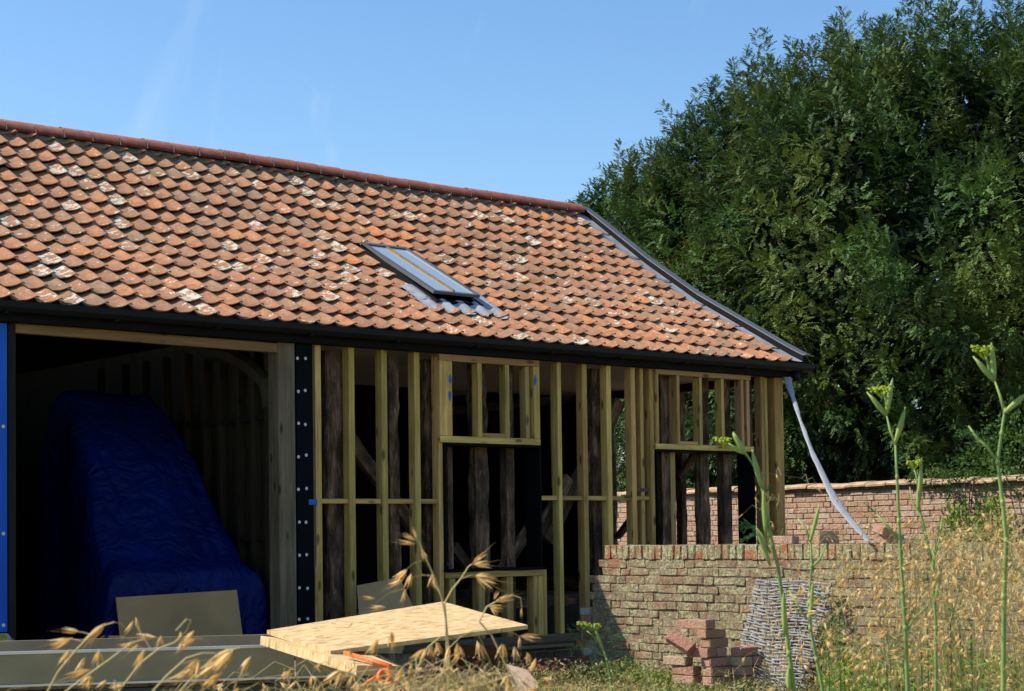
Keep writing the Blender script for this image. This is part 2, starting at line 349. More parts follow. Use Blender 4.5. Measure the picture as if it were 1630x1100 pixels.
# ================================================================ SETTING
def gz(x, y):
    s = lambda t: 0 if t < 0 else 1 if t > 1 else t * t * (3 - 2 * t)
    h = .40 * s((-1.1 - y) / 1.0) * s((x + 2.4) / 1.6) * s((1.9 - x) / .25 + .0)
    if y < -3 or x < -6: h += .03 * mnoise.noise((x * .6, y * .6, 0))
    return h
mb = MB(); NX, NY = 150, 150; xs = list(np.concatenate([[-1500, -300, -80, -30], np.linspace(-14, 12, 110), [20, 40, 100, 400, 1500]])); ys = list(np.concatenate([[-1500, -300, -60, -25], np.linspace(-16, 3, 90), [8, 16, 30, 80, 300, 1500]]))
mb.v = [(x, y, gz(x, y)) for y in ys for x in xs]; nx = len(xs)
mb.f = [(j * nx + i, j * nx + i + 1, (j + 1) * nx + i + 1, (j + 1) * nx + i) for j in range(len(ys) - 1) for i in range(nx - 1)]
tag(mb.build('ground', MT['ground'], smooth=True), kind='structure')

# ================================================================ BARN
barn = empty('barn'); tag(barn, 'long timber framed barn with red pantile roof and open stud walls under conversion', 'barn')
XL, XR, YE, YR = -5.2, 6.01, -.08, 3.41        # left end, right verge of tiles, eave, ridge
PY = [-.08, .138, .679, 1.438, 2.264, 3.244, 3.41]; PZ = [3.395, 3.505, 3.80, 4.211, 4.74, 5.435, 5.525]
def rz(y): return float(np.interp(y, PY, PZ))
yy = np.linspace(YE, YR, 400); zz = np.interp(yy, PY, PZ); ker = np.ones(41) / 41
zz = np.convolve(np.pad(zz, 20, mode='edge') + 0, ker, 'valid') if False else zz
ss = np.concatenate([[0], np.cumsum(np.hypot(np.diff(yy), np.diff(zz)))]); SL = ss[-1]
def rs(s): return float(np.interp(s, ss, yy)), float(np.interp(s, ss, zz))
# roof deck (front and rear slopes)
mb = MB(); th = .05
fr = [(y, z - .045) for y, z in zip(PY, PZ)]
YB = 2 * YR + .08
rear = [(YB - (y - YE), z) for y, z in reversed(fr[:-1])]
prof = fr + rear; lo = [(y, z - th) for y, z in prof]; n = len(prof)
vs = [(x, y, z) for x in (XL, 6.21) for y, z in prof + lo[::-1]]; k = 2 * n
mb.add(vs, [(i, (i + 1) % k, k + (i + 1) % k, k + i) for i in range(k)] + [tuple(reversed(range(k))), tuple(range(k, 2 * k))])
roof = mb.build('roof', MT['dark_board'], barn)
# pantiles
TW, GA = .1955, .25
def tile_mesh(seed, attr=False):
    random.seed(seed); n = 11; us = [0, .07, .16, .3, .44, .56, .68, .79, .88, .94, 1.]
    def h(u): return float(np.interp(u, [0, .07, .15, .26, .38, .5, .6, .7, .8, .88, .94, 1.], [-.006, -.013, -.0175, -.0195, -.0185, -.015, -.0095, -.001, .012, .022, .0235, .014]))
    L_ = GA + .045; rows = [(0., .038), (.5, .020), (1., -.006)]; vs = []
    W = TW + .018; wj = [random.uniform(-.0025, .0025) for _ in us]
    for t, dz in rows:
        for i, u in enumerate(us): vs.append((u * W, t * L_ + (wj[i] if t == 0 else 0), h(u) + dz + .024))
    for i, u in enumerate(us): vs.append((u * W, .002 + wj[i], h(u) + .038 + .024 - .011))
    for i, u in enumerate(us): vs.append((u * W, L_ * .5, h(u) + .020 + .024 - .013))
    fs = []
    for r in range(2): fs += [(r * n + i, r * n + i + 1, (r + 1) * n + i + 1, (r + 1) * n + i) for i in range(n - 1)]
    vs += [tuple(v) for v in vs[:n]] + [tuple(v) for v in vs[n:2 * n]]      # separate lip vertices keep the nose edge crisp
    fs += [(3 * n + i, 3 * n + i + 1, 5 * n + i + 1, 5 * n + i) for i in range(n - 1)]
    fs += [(4 * n + i, 4 * n + i + 1, 3 * n + i + 1, 3 * n + i) for i in range(n - 1)]
    fs += [(3 * n, 5 * n, 6 * n, 4 * n), (6 * n - 1, 4 * n - 1, 5 * n - 1, 7 * n - 1)]
    return vs, fs
tm = []
for sdd in range(4):
    vs, fs = tile_mesh(sdd); me = bpy.data.meshes.new('roof_tile'); me.from_pydata(vs, [], fs); me.materials.append(MT['tile'])
    me.polygons.foreach_set('use_smooth', [i < 20 for i in range(len(fs))]); me.update(); tm.append((me, vs, fs))
random.seed(11); cells = []
ncol = int(math.floor((XR - XL) / TW)) + 1; s_rows = [0.]
while s_rows[-1] < SL - .10: s_rows.append(s_rows[-1] + .302 - .045 * s_rows[-1] / SL)
for r, s in enumerate(s_rows[:-1]):
    y, z = rs(s); y2, z2 = rs(min(s_rows[r + 1], SL)); gs_ = (s_rows[r + 1] - s) / GA
    a = math.atan2(z2 - z, y2 - y)
    for c in range(ncol):
        x = XR - (c + 1) * TW
        xc = x + TW / 2
        if 1.80 < xc < 2.37 and .56 < y and y + .1 < 1.88 and not (y < .56): continue      # roof window
        cells.append((r, c, x, y, z, a, gs_))
def dist(x, y, z): return (Vector((x, y, z)) - CAM).length
vis = [q for q in cells if q[2] > -3.5]; vis.sort(key=lambda q: dist(q[2], q[3], q[4]))
chosen = set((q[0], q[1]) for q in vis[:300])
far = MB()
for q in cells:
    r, c, x, y, z, a, gs_ = q; me, vs, fs = random.choice(tm)
    sag = .016 * mnoise.noise((x * .5, y * .7, 3.)) + random.uniform(-.003, .003)
    mt = Matrix.Translation((x + random.uniform(-.006, .006), y + random.uniform(-.008, .008), z - .02 + sag + (random.uniform(-.006, .008) if random.random() < .15 else 0))) @ Matrix.Rotation(a + random.uniform(-.014, .014), 4, 'X') @ Matrix.Rotation(random.uniform(-.018, .018), 4, 'Z') @ Matrix.Rotation(random.uniform(-.025, .025), 4, 'Y') @ Matrix.Diagonal((1, gs_, 1, 1))
    if (r, c) in chosen: link('roof_tile', me, roof, mw=mt)
    else: far.add([mt @ Vector(v) for v in vs], fs, random.random())
fo = far.build('roof_tile_field', MT['tile_s'], roof, smooth=False); fo['kind'] = 'stuff'
# rear slope tiles (simple corrugated sheet of tiles)
mb = MB(); nx = 240
for j, (y, z) in enumerate(rear[0:] ): pass
rr_ = [fr[-1]] + rear
vs = [(XL + (XR - XL) * i / nx, y, z + .03 + .02 * math.cos(2 * math.pi * (XR - XL) * i / nx / TW)) for y, z in rr_ for i in range(nx + 1)]
mb.add(vs, [(j * (nx + 1) + i, j * (nx + 1) + i + 1, (j + 1) * (nx + 1) + i + 1, (j + 1) * (nx + 1) + i) for j in range(len(rr_) - 1) for i in range(nx)], .5)
o = mb.build('rear_tile_slope', MT['tile_s'], roof); o['kind'] = 'stuff'
# ridge: bedding, ridge tiles, dentil slips
mb = MB(); RZ = 5.50; nb = 60
vs = []
for i in range(nb + 1):
    x = XL + (XR + .1 - XL) * i / nb
    for (dy, dz) in ((-.158, -.095), (-.135, -.02), (-.06, .05), (.06, .05), (.17, -.1)):
        vs.append((x, YR + dy + random.uniform(-.006, .006), RZ + dz + random.uniform(-.004, .004)))
mb.add(vs, [(i * 5 + j, (i + 1) * 5 + j, (i + 1) * 5 + j + 1, i * 5 + j + 1) for i in range(nb) for j in range(4)])
mb.build('ridge_bedding', MT['mortar'], roof)
RL = .30; me = None; mb = MB(); prf = [(math.cos(t), math.sin(t)) for t in np.linspace(math.radians(-8), math.radians(188), 13)]
vs = [(x, -c * .116, s * .106) for x in (.004, RL - .008) for c, s in prf] + [(x, -c * .100, s * .090) for x in (.004, RL - .008) for c, s in prf]
n = 13; fs = [(i, i + 1, n + i + 1, n + i) for i in range(n - 1)] + [(2 * n + i, i, i + 1, 2 * n + i + 1)[::-1] for i in range(n - 1)] + [(n + i, n + i + 1, 3 * n + i + 1, 3 * n + i)[::-1] for i in range(n - 1)]
fs += [(0, n, 3 * n, 2 * n), (n - 1, 3 * n - 1, 4 * n - 1, 2 * n - 1)]
mb.add(vs, fs); rme = mb.mesh('ridge_tile', MT['ridge'], True)
mb = MB(); vs = [(x, -c * .1185, s * .1085) for x in (-.006, .006) for c, s in prf]; mb.add(vs, [(i, i + 1, n + i + 1, n + i) for i in range(n - 1)]); jme = mb.mesh('ridge_joint', MT['pale_mortar'])
x = XL
while x < XR + .12 - RL * .6:
    dz = random.uniform(-.004, .004) + .02 * mnoise.noise((x * .4, 0, 0))
    link('ridge_tile', rme, roof, loc=(x, YR, RZ + .055 + dz)); link('ridge_joint', jme, roof, loc=(x, YR, RZ + .055 + dz)); x += RL
# dentil slips under the ridge at the right
mb = MB(); mb.box(-.025, .025, -.012, .012, -.012, .012, jit=.003); dme = mb.mesh('dentil_slip', MT['pale_mortar'])
x = 3.2
while x < XR - .05: link('dentil_slip', dme, roof, loc=(x + .03, YR - .19, RZ - .075)); x += TW
# verge: lead strip, upstand, barge board with raised capping following the bell-cast
mb = MB(); m = 26; prv = []
for i in range(m + 1):
    s = SL * i / m; y, z = rs(s)
    if i == 0: y -= .01; z -= .004
    prv.append((y, z))
vs = []
for y, z in prv: vs += [(XR - .01, y, z + .050 + .002 * math.sin(y * 9)), (XR + .06, y, z + .034), (XR + .18, y, z + .030), (XR + .206, y, z + .034)]
mb.add(vs, [(i * 4 + j, i * 4 + j + 1, (i + 1) * 4 + j + 1, (i + 1) * 4 + j) for i in range(m) for j in range(3)]); mb.build('verge_flashing', MT['lead'], roof, smooth=True)
mb = MB(); vs = []
for y, z in prv: vs += [(XR + .215, y, z + .10), (XR + .215, y, z - .14), (XR + .255, y, z - .14), (XR + .255, y, z + .10)]
mb.add(vs, [(i * 4 + j, i * 4 + (j + 1) % 4, (i + 1) * 4 + (j + 1) % 4, (i + 1) * 4 + j) for i in range(m) for j in range(4)] + [(3, 2, 1, 0), (m * 4, m * 4 + 1, m * 4 + 2, m * 4 + 3)]); mb.build('barge_board', MT['fascia'], roof)
mb = MB(); vs = []
pv2 = [(prv[0][0] - .035, prv[0][1] - .004)] + prv
for y, z in pv2: vs += [(XR + .205, y, z + .102), (XR + .207, y, z + .112), (XR + .295, y, z + .125), (XR + .295, y, z + .102)]
m2 = len(pv2) - 1
mb.add(vs, [(i * 4 + j, i * 4 + (j + 1) % 4, (i + 1) * 4 + (j + 1) % 4, (i + 1) * 4 + j) for i in range(m2) for j in range(4)] + [(3, 2, 1, 0), (m2 * 4, m2 * 4 + 1, m2 * 4 + 2, m2 * 4 + 3)]); mb.build('verge_capping', MT['lead_dark'], roof)
for s in np.arange(.35, SL, .62):
    y, z = rs(s); y2, z2 = rs(s + .03); mb = MB(); mb.quad((XR - .004, y, z + .056), (XR + .205, y, z + .037), (XR + .205, y2, z2 + .035), (XR - .004, y2, z2 + .054)); mb.build('flashing_lap', MT['lead_dark'], roof)
# eave closer, fascia, gutter
pbox('fascia', XL, 6.31, -.085, -.055, 3.245, 3.42, MT['fascia'], barn)
pbox('soffit_board', XL, 6.31, -.053, .012, 3.243, 3.262, MT['fascia'], barn)
def gutter(x0, x1):
    mb = MB(); pr = [(-.015, .0), (-.022, -.055), (-.055, -.085), (-.095, -.078), (-.118, -.045), (-.122, 0), (-.114, 0), (-.110, -.042), (-.092, -.070), (-.056, -.077), (-.030, -.052), (-.023, 0)]
    n = len(pr); vs = [(x, -.085 + y, 3.385 + z) for x in (x0, x1) for y, z in pr]
    mb.add(vs, [(i, (i + 1) % n, n + (i + 1) % n, n + i) for i in range(n)]); return mb
for i, x0 in enumerate(np.arange(XL, 6.3, 2.0)):
    x1 = min(x0 + 1.996, 6.30); g = gutter(x0, x1).build('gutter_length', MT['gutter'], barn)
for x in np.arange(XL + .5, 6.25, .9):
    mb = MB(); mb.box(x, x + .03, -.215, -.088, 3.292, 3.299); mb.build('gutter_bracket', MT['gutter'], barn)
pbox('gutter_stop_end', 6.30, 6.308, -.21, -.10, 3.298, 3.39, MT['gutter'], barn)
mb = MB(); mb.tube([(6.04, -.15, 3.30), (6.04, -.15, 3.20)], .04, 12); mb.build('gutter_outlet', MT['gutter'], barn, smooth=True)
# roof window: kerbs, black sheet for the gap's shade, flashing, open sash
rw = empty('roof_window', (2.1, 1.3, 4.2)); par(rw, roof)
sl = (rz(1.88) - rz(.95)) / .93; ang = math.atan(sl)
def rwp(x, y, h): return Vector((x, y, rz(.95) + sl * (y - .95))) + Vector((0, -math.sin(ang), math.cos(ang))) * h
def slab(name, x0, x1, ya, yb, h0a, h1a, h0b, h1b, mat):
    vs = [rwp(x0, ya, h0a), rwp(x1, ya, h0a), rwp(x1, yb, h0b), rwp(x0, yb, h0b), rwp(x0, ya, h1a), rwp(x1, ya, h1a), rwp(x1, yb, h1b), rwp(x0, yb, h1b)]
    mb = MB(); mb.add(vs, [(3, 2, 1, 0), (4, 5, 6, 7), (0, 1, 5, 4), (1, 2, 6, 5), (2, 3, 7, 6), (3, 0, 4, 7)]); return mb.build(name, mat, rw)
slab('kerb', 1.80, 1.835, .66, 1.88, -.02, .06, -.02, .05, MT['fascia']); slab('kerb', 2.335, 2.37, .66, 1.88, -.02, .06, -.02, .05, MT['fascia'])
slab('kerb', 1.837, 2.333, .66, .69, -.02, .06, -.02, .06, MT['fascia']); slab('well_shade_sheet', 1.837, 2.333, .70, 1.86, -.06, -.055, -.06, -.055, MT['membrane'])  # black sheet closes the opening, standing in for its shade
oh = .125    # sash opening at the bottom
for a, b in ((1.80, 1.845), (2.325, 2.37)): slab('sash_stile', a, b, .74, 1.90, oh - .03, oh, .03, .065, MT['lead_dark'])
slab('sash_rail', 1.847, 2.323, .74, .785, oh - .03, oh - .002, oh - .045, oh - .01, MT['lead_dark']); slab('sash_rail', 1.847, 2.323, 1.85, 1.90, .035, .067, .03, .063, MT['lead_dark'])
slab('glazing_bar', 2.075, 2.092, .787, 1.848, oh - .03, oh + .004, .04, .072, MT['header'])
for a, b in ((1.847, 2.073), (2.094, 2.323)): slab('glass_pane', a, b, .787, 1.848, oh - .024, oh - .012, .042, .054, MT['glass'])
slab('stay', 2.30, 2.312, .70, .80, .05, .06, oh - .04, oh - .03, MT['lead_dark'])
# crumpled lead apron round the bottom
mb = MB(); nx_, ny_ = 26, 8; random.seed(5); vs = []
for j in range(ny_ + 1):
    for i in range(nx_ + 1):
        x = 1.60 + .92 * i / nx_; y = .48 + .22 * j / ny_ - .05 * (i / nx_) * (1 - j / ny_)
        if j == 0: y += random.uniform(-.03, .03)
        vs.append(rwp(x, y, .052 + .016 * math.cos(2 * math.pi * (XR - x) / TW) + random.uniform(-.004, .006)))
mb.add(vs, [(j * (nx_ + 1) + i, j * (nx_ + 1) + i + 1, (j + 1) * (nx_ + 1) + i + 1, (j + 1) * (nx_ + 1) + i) for j in range(ny_) for i in range(nx_)]); mb.build('apron_flashing', MT['lead'], rw, smooth=True)
for x0, x1, y1 in ((1.60, 1.80, .97), (2.372, 2.53, .98)):
    mb = MB(); vs = []
    for j in range(9):
        for i in range(7):
            x = x0 + (x1 - x0) * i / 6; y = .68 + (y1 - .68) * j / 8; vs.append(rwp(x, y, .055 + .014 * math.cos(2 * math.pi * (XR - x) / TW) + random.uniform(-.003, .004)))
    mb.add(vs, [(j * 7 + i, j * 7 + i + 1, (j + 1) * 7 + i + 1, (j + 1) * 7 + i) for j in range(8) for i in range(6)]); mb.build('side_flashing', MT['lead'], rw, smooth=True)

# ---------------- front wall framing (Y = 0 is the outer face of the studs)
P, W = MT['pine'], MT['pine_warm']; SW, SD = .062, .095; random.seed(3)
def stud(x, w_=SW, z0=.66, z1=3.24, y=0., d=SD, m=None): return vert('stud', x, y, w_, d, z0, z1, m or P, barn)
for x in (.015, .362, .712, 1.072, 3.103, 3.425, 3.757): stud(x)
stud(1.328, .05); stud(2.775, .05); stud(2.86, .05, y=.11, m=W, z1=3.24, z0=2.05); stud(2.555, .05, z0=.66, z1=1.27, y=.0)
stud(4.012, .055); stud(3.90, .05, y=.03, d=.12); stud(5.665, .05); stud(5.925, .135, d=.13); stud(5.79, .045, y=.06)
vert('stud', -.03, .01, .036, .07, .66, 3.24, MT['grey_wood'], barn)
beam('wall_plate', (XL, .06, 3.262 + .04), (6.1, .06, 3.262 + .04), .08, .10, P, barn, up=(0, -1, 0))
beam('sole_plate', (-.2, .045, .62), (6.1, .045, .62), .075, .14, MT['grey_wood'], barn, up=(0, -1, 0))
def nog(x0, x1, z, m=P, d=.05, y=.02): return beam('noggin', (x0, y + d / 2, z), (x1, y + d / 2, z), .042, d, m, barn, up=(0, -1, 0))
for a, b in ((.048, .329), (.395, .679), (.745, 1.038), (1.105, 1.30)): nog(a, b, 1.91)
for a, b in ((2.53, 2.748), (2.802, 3.07), (3.136, 3.392), (3.458, 3.724), (3.79, 3.98), (5.70, 5.85)): nog(a, b, 1.945)
nog(-.10, -.05, 2.59, W); nog(3.82, 3.98, 2.03, MT['grey_wood'], .1, .03)
beam('packer', (-.10, -.004, 1.90), (-.015, -.004, 1.90), .05, .02, MT['bluespray'], barn)
# upper framed panel over the first window
def rail(x0, x1, z, h, y=-.03, d=.1, m=P): return beam('rail', (x0, y + d / 2, z), (x1, y + d / 2, z), h, d, m, barn)
vert('panel_post', 1.375, -.03, .145, .10, 2.502, 3.178, P, barn); vert('panel_post', 2.463, -.03, .075, .10, 2.502, 3.178, P, barn)
rail(1.305, 2.50, 3.21, .06, m=W); rail(1.305, 2.50, 2.47, .06)
vert('panel_stud', 1.775, -.025, .05, .09, 2.502, 3.178, P, barn); vert('panel_stud', 2.105, -.025, .05, .09, 2.502, 3.178, P, barn); vert('panel_stud', 2.375, .0, .05, .09, 2.502, 3.178, W, barn)
rail(1.802, 2.078, 2.52, .035, -.02, .09, W)
for x, y_, z in ((1.425, -.0305, 3.01), (1.42, -.0305, 2.86), (2.442, -.0305, 3.05)):
    mb = MB(); pts = [(x + .018 * math.cos(t) * random.uniform(.6, 1.2), y_ - .001, z + .05 * math.sin(t) * random.uniform(.7, 1.1)) for t in np.linspace(0, 2 * math.pi, 14)[:-1]]
    mb.add(pts, [tuple(range(13))]); mb.build('spray_mark', MT['bluespray'], barn)
def lining(x0, x1, z0, z1, y0=-.02, d=.23):
    e = empty('window_lining', (x0, 0, z0)); par(e, barn)
    pbox('lining_board', x0, x0 + .02, y0, y0 + d, z0, z1, MT['membrane'], e); pbox('lining_board', x1 - .02, x1, y0, y0 + d, z0, z1, MT['membrane'], e)
    pbox('lining_board', x0 + .022, x1 - .022, y0, y0 + d, z1 - .02, z1, MT['membrane'], e); pbox('lining_board', x0 - .01, x1 + .012, y0 - .02, y0 + d, z0 - .022, z0 - .002, MT['membrane'], e)
    pbox('lining_edge', x0 + .022, x0 + .045, y0 + .03, y0 + .06, z0, z1 - .022, MT['membrane'], e)
lining(1.357, 2.515, 1.30, 2.436); lining(4.045, 5.50, 1.30, 2.436)
# lower framing of the first window
rail(1.36, 2.53, 1.243, .055, -.02, .11)
for x, w_ in ((1.44, .07), (1.78, .075), (2.12, .075), (2.43, .055), (2.495, .06)): vert('cripple_stud', x, -.01, w_, .095, .66, 1.213, P, barn)
# upper panel over second window
rail(4.03, 5.48, 2.465, .055); rail(4.045, 5.45, 3.215, .05, m=W)
for x, w_, m in ((4.07, .045, P), (4.372, .042, P), (4.70, .042, P), (5.03, .042, P), (5.33, .04, W), (5.415, .045, W)): vert('panel_stud', x, -.02, w_, .10, 2.495, 3.188, m, barn)
rail(4.40, 4.66, 2.51, .03, -.01, .09, W)
# second layer: ancient posts and braces
O = MT['oak']
for x, y, w_, d, z1 in ((.275, .11, .20, .13, 3.22), (.915, .13, .12, .11, 3.2), (1.315, .14, .09, .10, 3.2), (1.925, .14, .17, .12, 3.22), (3.41, .12, .21, .13, 3.22), (4.92, .14, .15, .10, 3.2)):
    vert('oak_post', x, y, w_, d, .2, z1, O, barn, rough=.012)
for x, y, w_, m in ((4.33, .12, .14, O), (4.41, .11, .07, W), (5.255, .14, .12, O), (5.60, .13, .09, O), (2.25, .12, .09, O), (1.58, .18, .06, O), (2.33, .2, .08, O)):
    vert('inner_post', x, y, w_, .1, .4 if x > 3 else .5, 3.2, m, barn)
def brace(p, q, w_=.14, d=.09, m=O): return beam('brace', p, q, w_, d, m, barn, rough=.008)
def fp(px, py, y): q = onplane(px, py, 1, y); return (q.x, y, q.z)
brace(fp(548, 688, .2), fp(705, 905, .2), .13); brace(fp(868, 860, .2), fp(985, 640, .2), .14); brace(fp(800, 905, .22), fp(850, 830, .22), .12, .07)
brace(fp(858, 850, .16), fp(905, 760, .16), .12, .06); brace(fp(720, 868, .3), fp(762, 925, .3), .10)
# rough lower rails inside
for z in (.95,): beam('inner_rail', (.05, .42, z), (6.0, .42, z), .12, .1, O, barn, rough=.006)
beam('inner_rail', (3.9, .35, 1.40), (5.9, .35, 1.40), .07, .06, O, barn, rough=.004)
# ---------------- bay opening at the left
vert('jamb_post', -2.752, -.01, .062, .12, .0, 3.24, MT['dark_board'], barn)
beam('header', (-2.72, .03, 3.213), (-.30, .03, 3.193), .078, .06, MT['header'], barn); beam('header', (XL, .0, 3.262), (-2.79, .0, 3.262), .03, .05, MT['header'], barn)
vert('door_post', -.305, -.005, .165, .16, .0, 3.24, MT['grey_wood'], barn)
pbox('membrane_strip', -.215, -.05, -.012, .02, .35, 3.243, MT['membrane'], barn)
mb = MB()
for k in range(6):
    a = k * math.pi / 3
vs = [(.015 * math.cos(k * math.pi / 4), -.001, .015 * math.sin(k * math.pi / 4)) for k in range(8)] + [(.009 * math.cos(k * math.pi / 4), -.006, .009 * math.sin(k * math.pi / 4)) for k in range(8)]
mb.add(vs, [(k, (k + 1) % 8, 8 + (k + 1) % 8, 8 + k) for k in range(8)] + [tuple(range(8, 16))]); cap = mb.mesh('nail_cap', MT['nail'])
for k in range(10):
    for x in (-.200, -.125): link('nail_cap', cap, barn, loc=(x + random.uniform(-.006, .006), -.0125, 3.12 - .277 * k + random.uniform(-.012, .012)))
vert('batten', -.035, -.03, .022, .02, .75, 1.36, P, barn)
# blue sheeted panel left of the bay
pbox('blue_panel', XL, -2.80, -.03, -.005, .93, 3.235, MT['blue'], barn)
for z in (2.46, 1.66, .98):
    for x in (-2.83, -3.4): link('nail_cap', cap, barn, loc=(x, -.0315, z))
beam('bottom_plate', (XL, .0, .89), (-2.80, .0, .89), .06, .08, P, barn); pbox('left_plinth', XL, -2.80, -.02, .2, 0, .855, MT['conc'], barn)
# interior partition right of the bay (X = -.3), studs and boards, curved brace
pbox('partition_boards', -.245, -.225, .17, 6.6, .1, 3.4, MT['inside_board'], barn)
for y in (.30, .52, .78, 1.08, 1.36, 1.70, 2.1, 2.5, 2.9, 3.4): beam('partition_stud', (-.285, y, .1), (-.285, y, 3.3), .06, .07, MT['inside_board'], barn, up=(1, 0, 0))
for z in (2.64, 1.60): beam('partition_rail', (-.29, .17, z), (-.29, 4.5, z), .05, .05, MT['dark_board'], barn, up=(1, 0, 0))
pts = [onplane(*q, 0, -.35) for q in ((440, 648), (436, 632), (425, 610), (400, 585), (370, 568), (330, 562))]
mb = MB(); mb.tube([(-.36, max(p.y, .20), p.z) for p in pts], [.05, .06, .065, .07, .07, .06], 6); mb.build('curved_brace', MT['inside_board'], barn)
# left interior partition with studs
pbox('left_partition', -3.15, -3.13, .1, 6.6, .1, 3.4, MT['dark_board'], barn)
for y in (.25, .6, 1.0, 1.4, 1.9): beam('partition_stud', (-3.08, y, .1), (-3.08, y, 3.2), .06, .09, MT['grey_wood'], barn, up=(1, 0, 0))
for z in (1.0, 1.6, 2.1): beam('partition_rail', (-3.08, .27, z), (-3.08, 1.88, z), .06, .05, MT['dark_board'], barn, up=(1, 0, 0))
# rear wall, cross wall, ceiling, gable
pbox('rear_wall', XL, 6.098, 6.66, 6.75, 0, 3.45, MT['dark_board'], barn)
pbox('left_gable', XL, XL + .08, .1, 6.65, 0, 3.4, MT['dark_board'], barn)
pbox('floor_slab', XL, 6.1, .2, 6.65, .02, .25, MT['conc'], barn)
for i, x in enumerate(np.arange(-.2, 6.0, 1.2)): pbox('ceiling_board', x + .004, min(x + 1.2, 6.08), .13, 3.45, 3.285, 3.30, MT['ceil'], barn)
pbox('gable_lining', 6.10, 6.12, 2.88, 6.75, .2, 3.45, MT['dark_board'], barn)
mb = MB(); vs = [(6.16, -.0, 3.30), (6.16, 6.78, 3.30), (6.16, 6.6, 3.42), (6.16, YR, 5.36), (6.16, .1, 3.42)]; vs += [(6.20, b, c) for a, b, c in vs]
mb.add(vs, [(0, 1, 2, 3, 4), (9, 8, 7, 6, 5)] + [(i, 5 + i, 5 + (i + 1) % 5, (i + 1) % 5) for i in range(5)]); mb.build('gable_board', MT['card'], barn)
for y, w_, m in ((.62, .06, P), (.97, .07, W), (1.60, .11, O), (2.02, .14, O), (2.77, .15, O)): beam('gable_stud', (6.05, y, .5), (6.05, y, 3.27), w_, .09, m, barn, up=(1, 0, 0), **({'rough': .006} if m is O else {}))
beam('gable_plate', (6.05, .1, 3.25), (6.05, 6.65, 3.25), .10, .09, O, barn, up=(1, 0, 0)); beam('gable_sole', (6.05, .1, 1.0), (6.05, 6.65, 1.0), .18, .09, O, barn, up=(1, 0, 0))
def gp(px, py): q = onplane(px, py, 0, 6.02); return q
brace(gp(1083, 758), gp(1112, 712), .10, .06); brace(gp(982, 855), gp(1004, 828), .10, .06)
pbox('gable_plinth', 5.95, 6.25, .1, 6.7, 0, .9, MT['conc'], barn)
# brick plinth below the frame
def brick_variants(l, h, w_, name, mat, nv=5, jit=.004, axis='y'):
    out_ = []
    for k in range(nv):
        random.seed(100 + k); mb = MB()
        e = .006
        vs = []
        for (sx, sy, sz) in [(a, b, c) for c in (-1, 1) for b in (-1, 1) for a in (-1, 1)]:
            for ax in range(3):
                v = [sx * w_ / 2, sy * l / 2, sz * h / 2]
                for o_ in range(3):
                    if o_ != ax: v[o_] -= math.copysign(e * random.uniform(.5, 1.6), v[o_])
                vs.append([c + random.uniform(-jit, jit) * .5 for c in v])
        import itertools
        idx = lambda s3, ax: 3 * (((s3[2] + 1) // 2) * 4 + ((s3[1] + 1) // 2) * 2 + (s3[0] + 1) // 2) + ax
        fs = []
        for ax in range(3):
            o1, o2 = [(1, 2), (2, 0), (0, 1)][ax]
            for s_ in (-1, 1):
                q = []
                for a, b in ((-1, -1), (1, -1), (1, 1), (-1, 1)):
                    t = [0, 0, 0]; t[ax] = s_; t[o1] = a; t[o2] = b; q.append(idx(t, ax))
                fs.append(tuple(q) if s_ > 0 else tuple(reversed(q)))
        for ax in range(3):
            o1, o2 = [(1, 2), (2, 0), (0, 1)][ax]
            for a in (-1, 1):
                for b in (-1, 1):
                    t0 = [0, 0, 0]; t0[ax] = -1; t0[o1] = a; t0[o2] = b; t1 = list(t0); t1[ax] = 1
                    q = (idx(t0, o1), idx(t1, o1), idx(t1, o2), idx(t0, o2)); fs.append(q if a * b < 0 else tuple(reversed(q)))
        for s3 in itertools.product((-1, 1), repeat=3):
            q = (idx(s3, 0), idx(s3, 1), idx(s3, 2)); fs.append(q if s3[0] * s3[1] * s3[2] > 0 else tuple(reversed(q)))
        mb.add(vs, fs); me = mb.mesh(name, mat); out_.append((me, vs, fs))
    return out_
random.seed(21)
pl = brick_variants(.215, .062, .10, 'brick', MT['brick_plinth']); plinth = pbox('plinth', -.2, 6.1, .015, .3, -.02, .578, MT['joint'], barn)
for r in range(8):
    x = 1.2 + (.11 if r % 2 else 0)
    while x < 3.0:
        me, _, _ = random.choice(pl); link('brick', me, plinth, mw=Matrix.Translation((x + .11, .055 + random.uniform(-.003, .003), .54 - r * .071)) @ Matrix.Rotation(math.pi / 2, 4, 'Z')); x += .226
beam('ledge_board', (1.2, -.03, .555), (2.85, -.03, .555), .03, .10, MT['grey_wood'], barn)

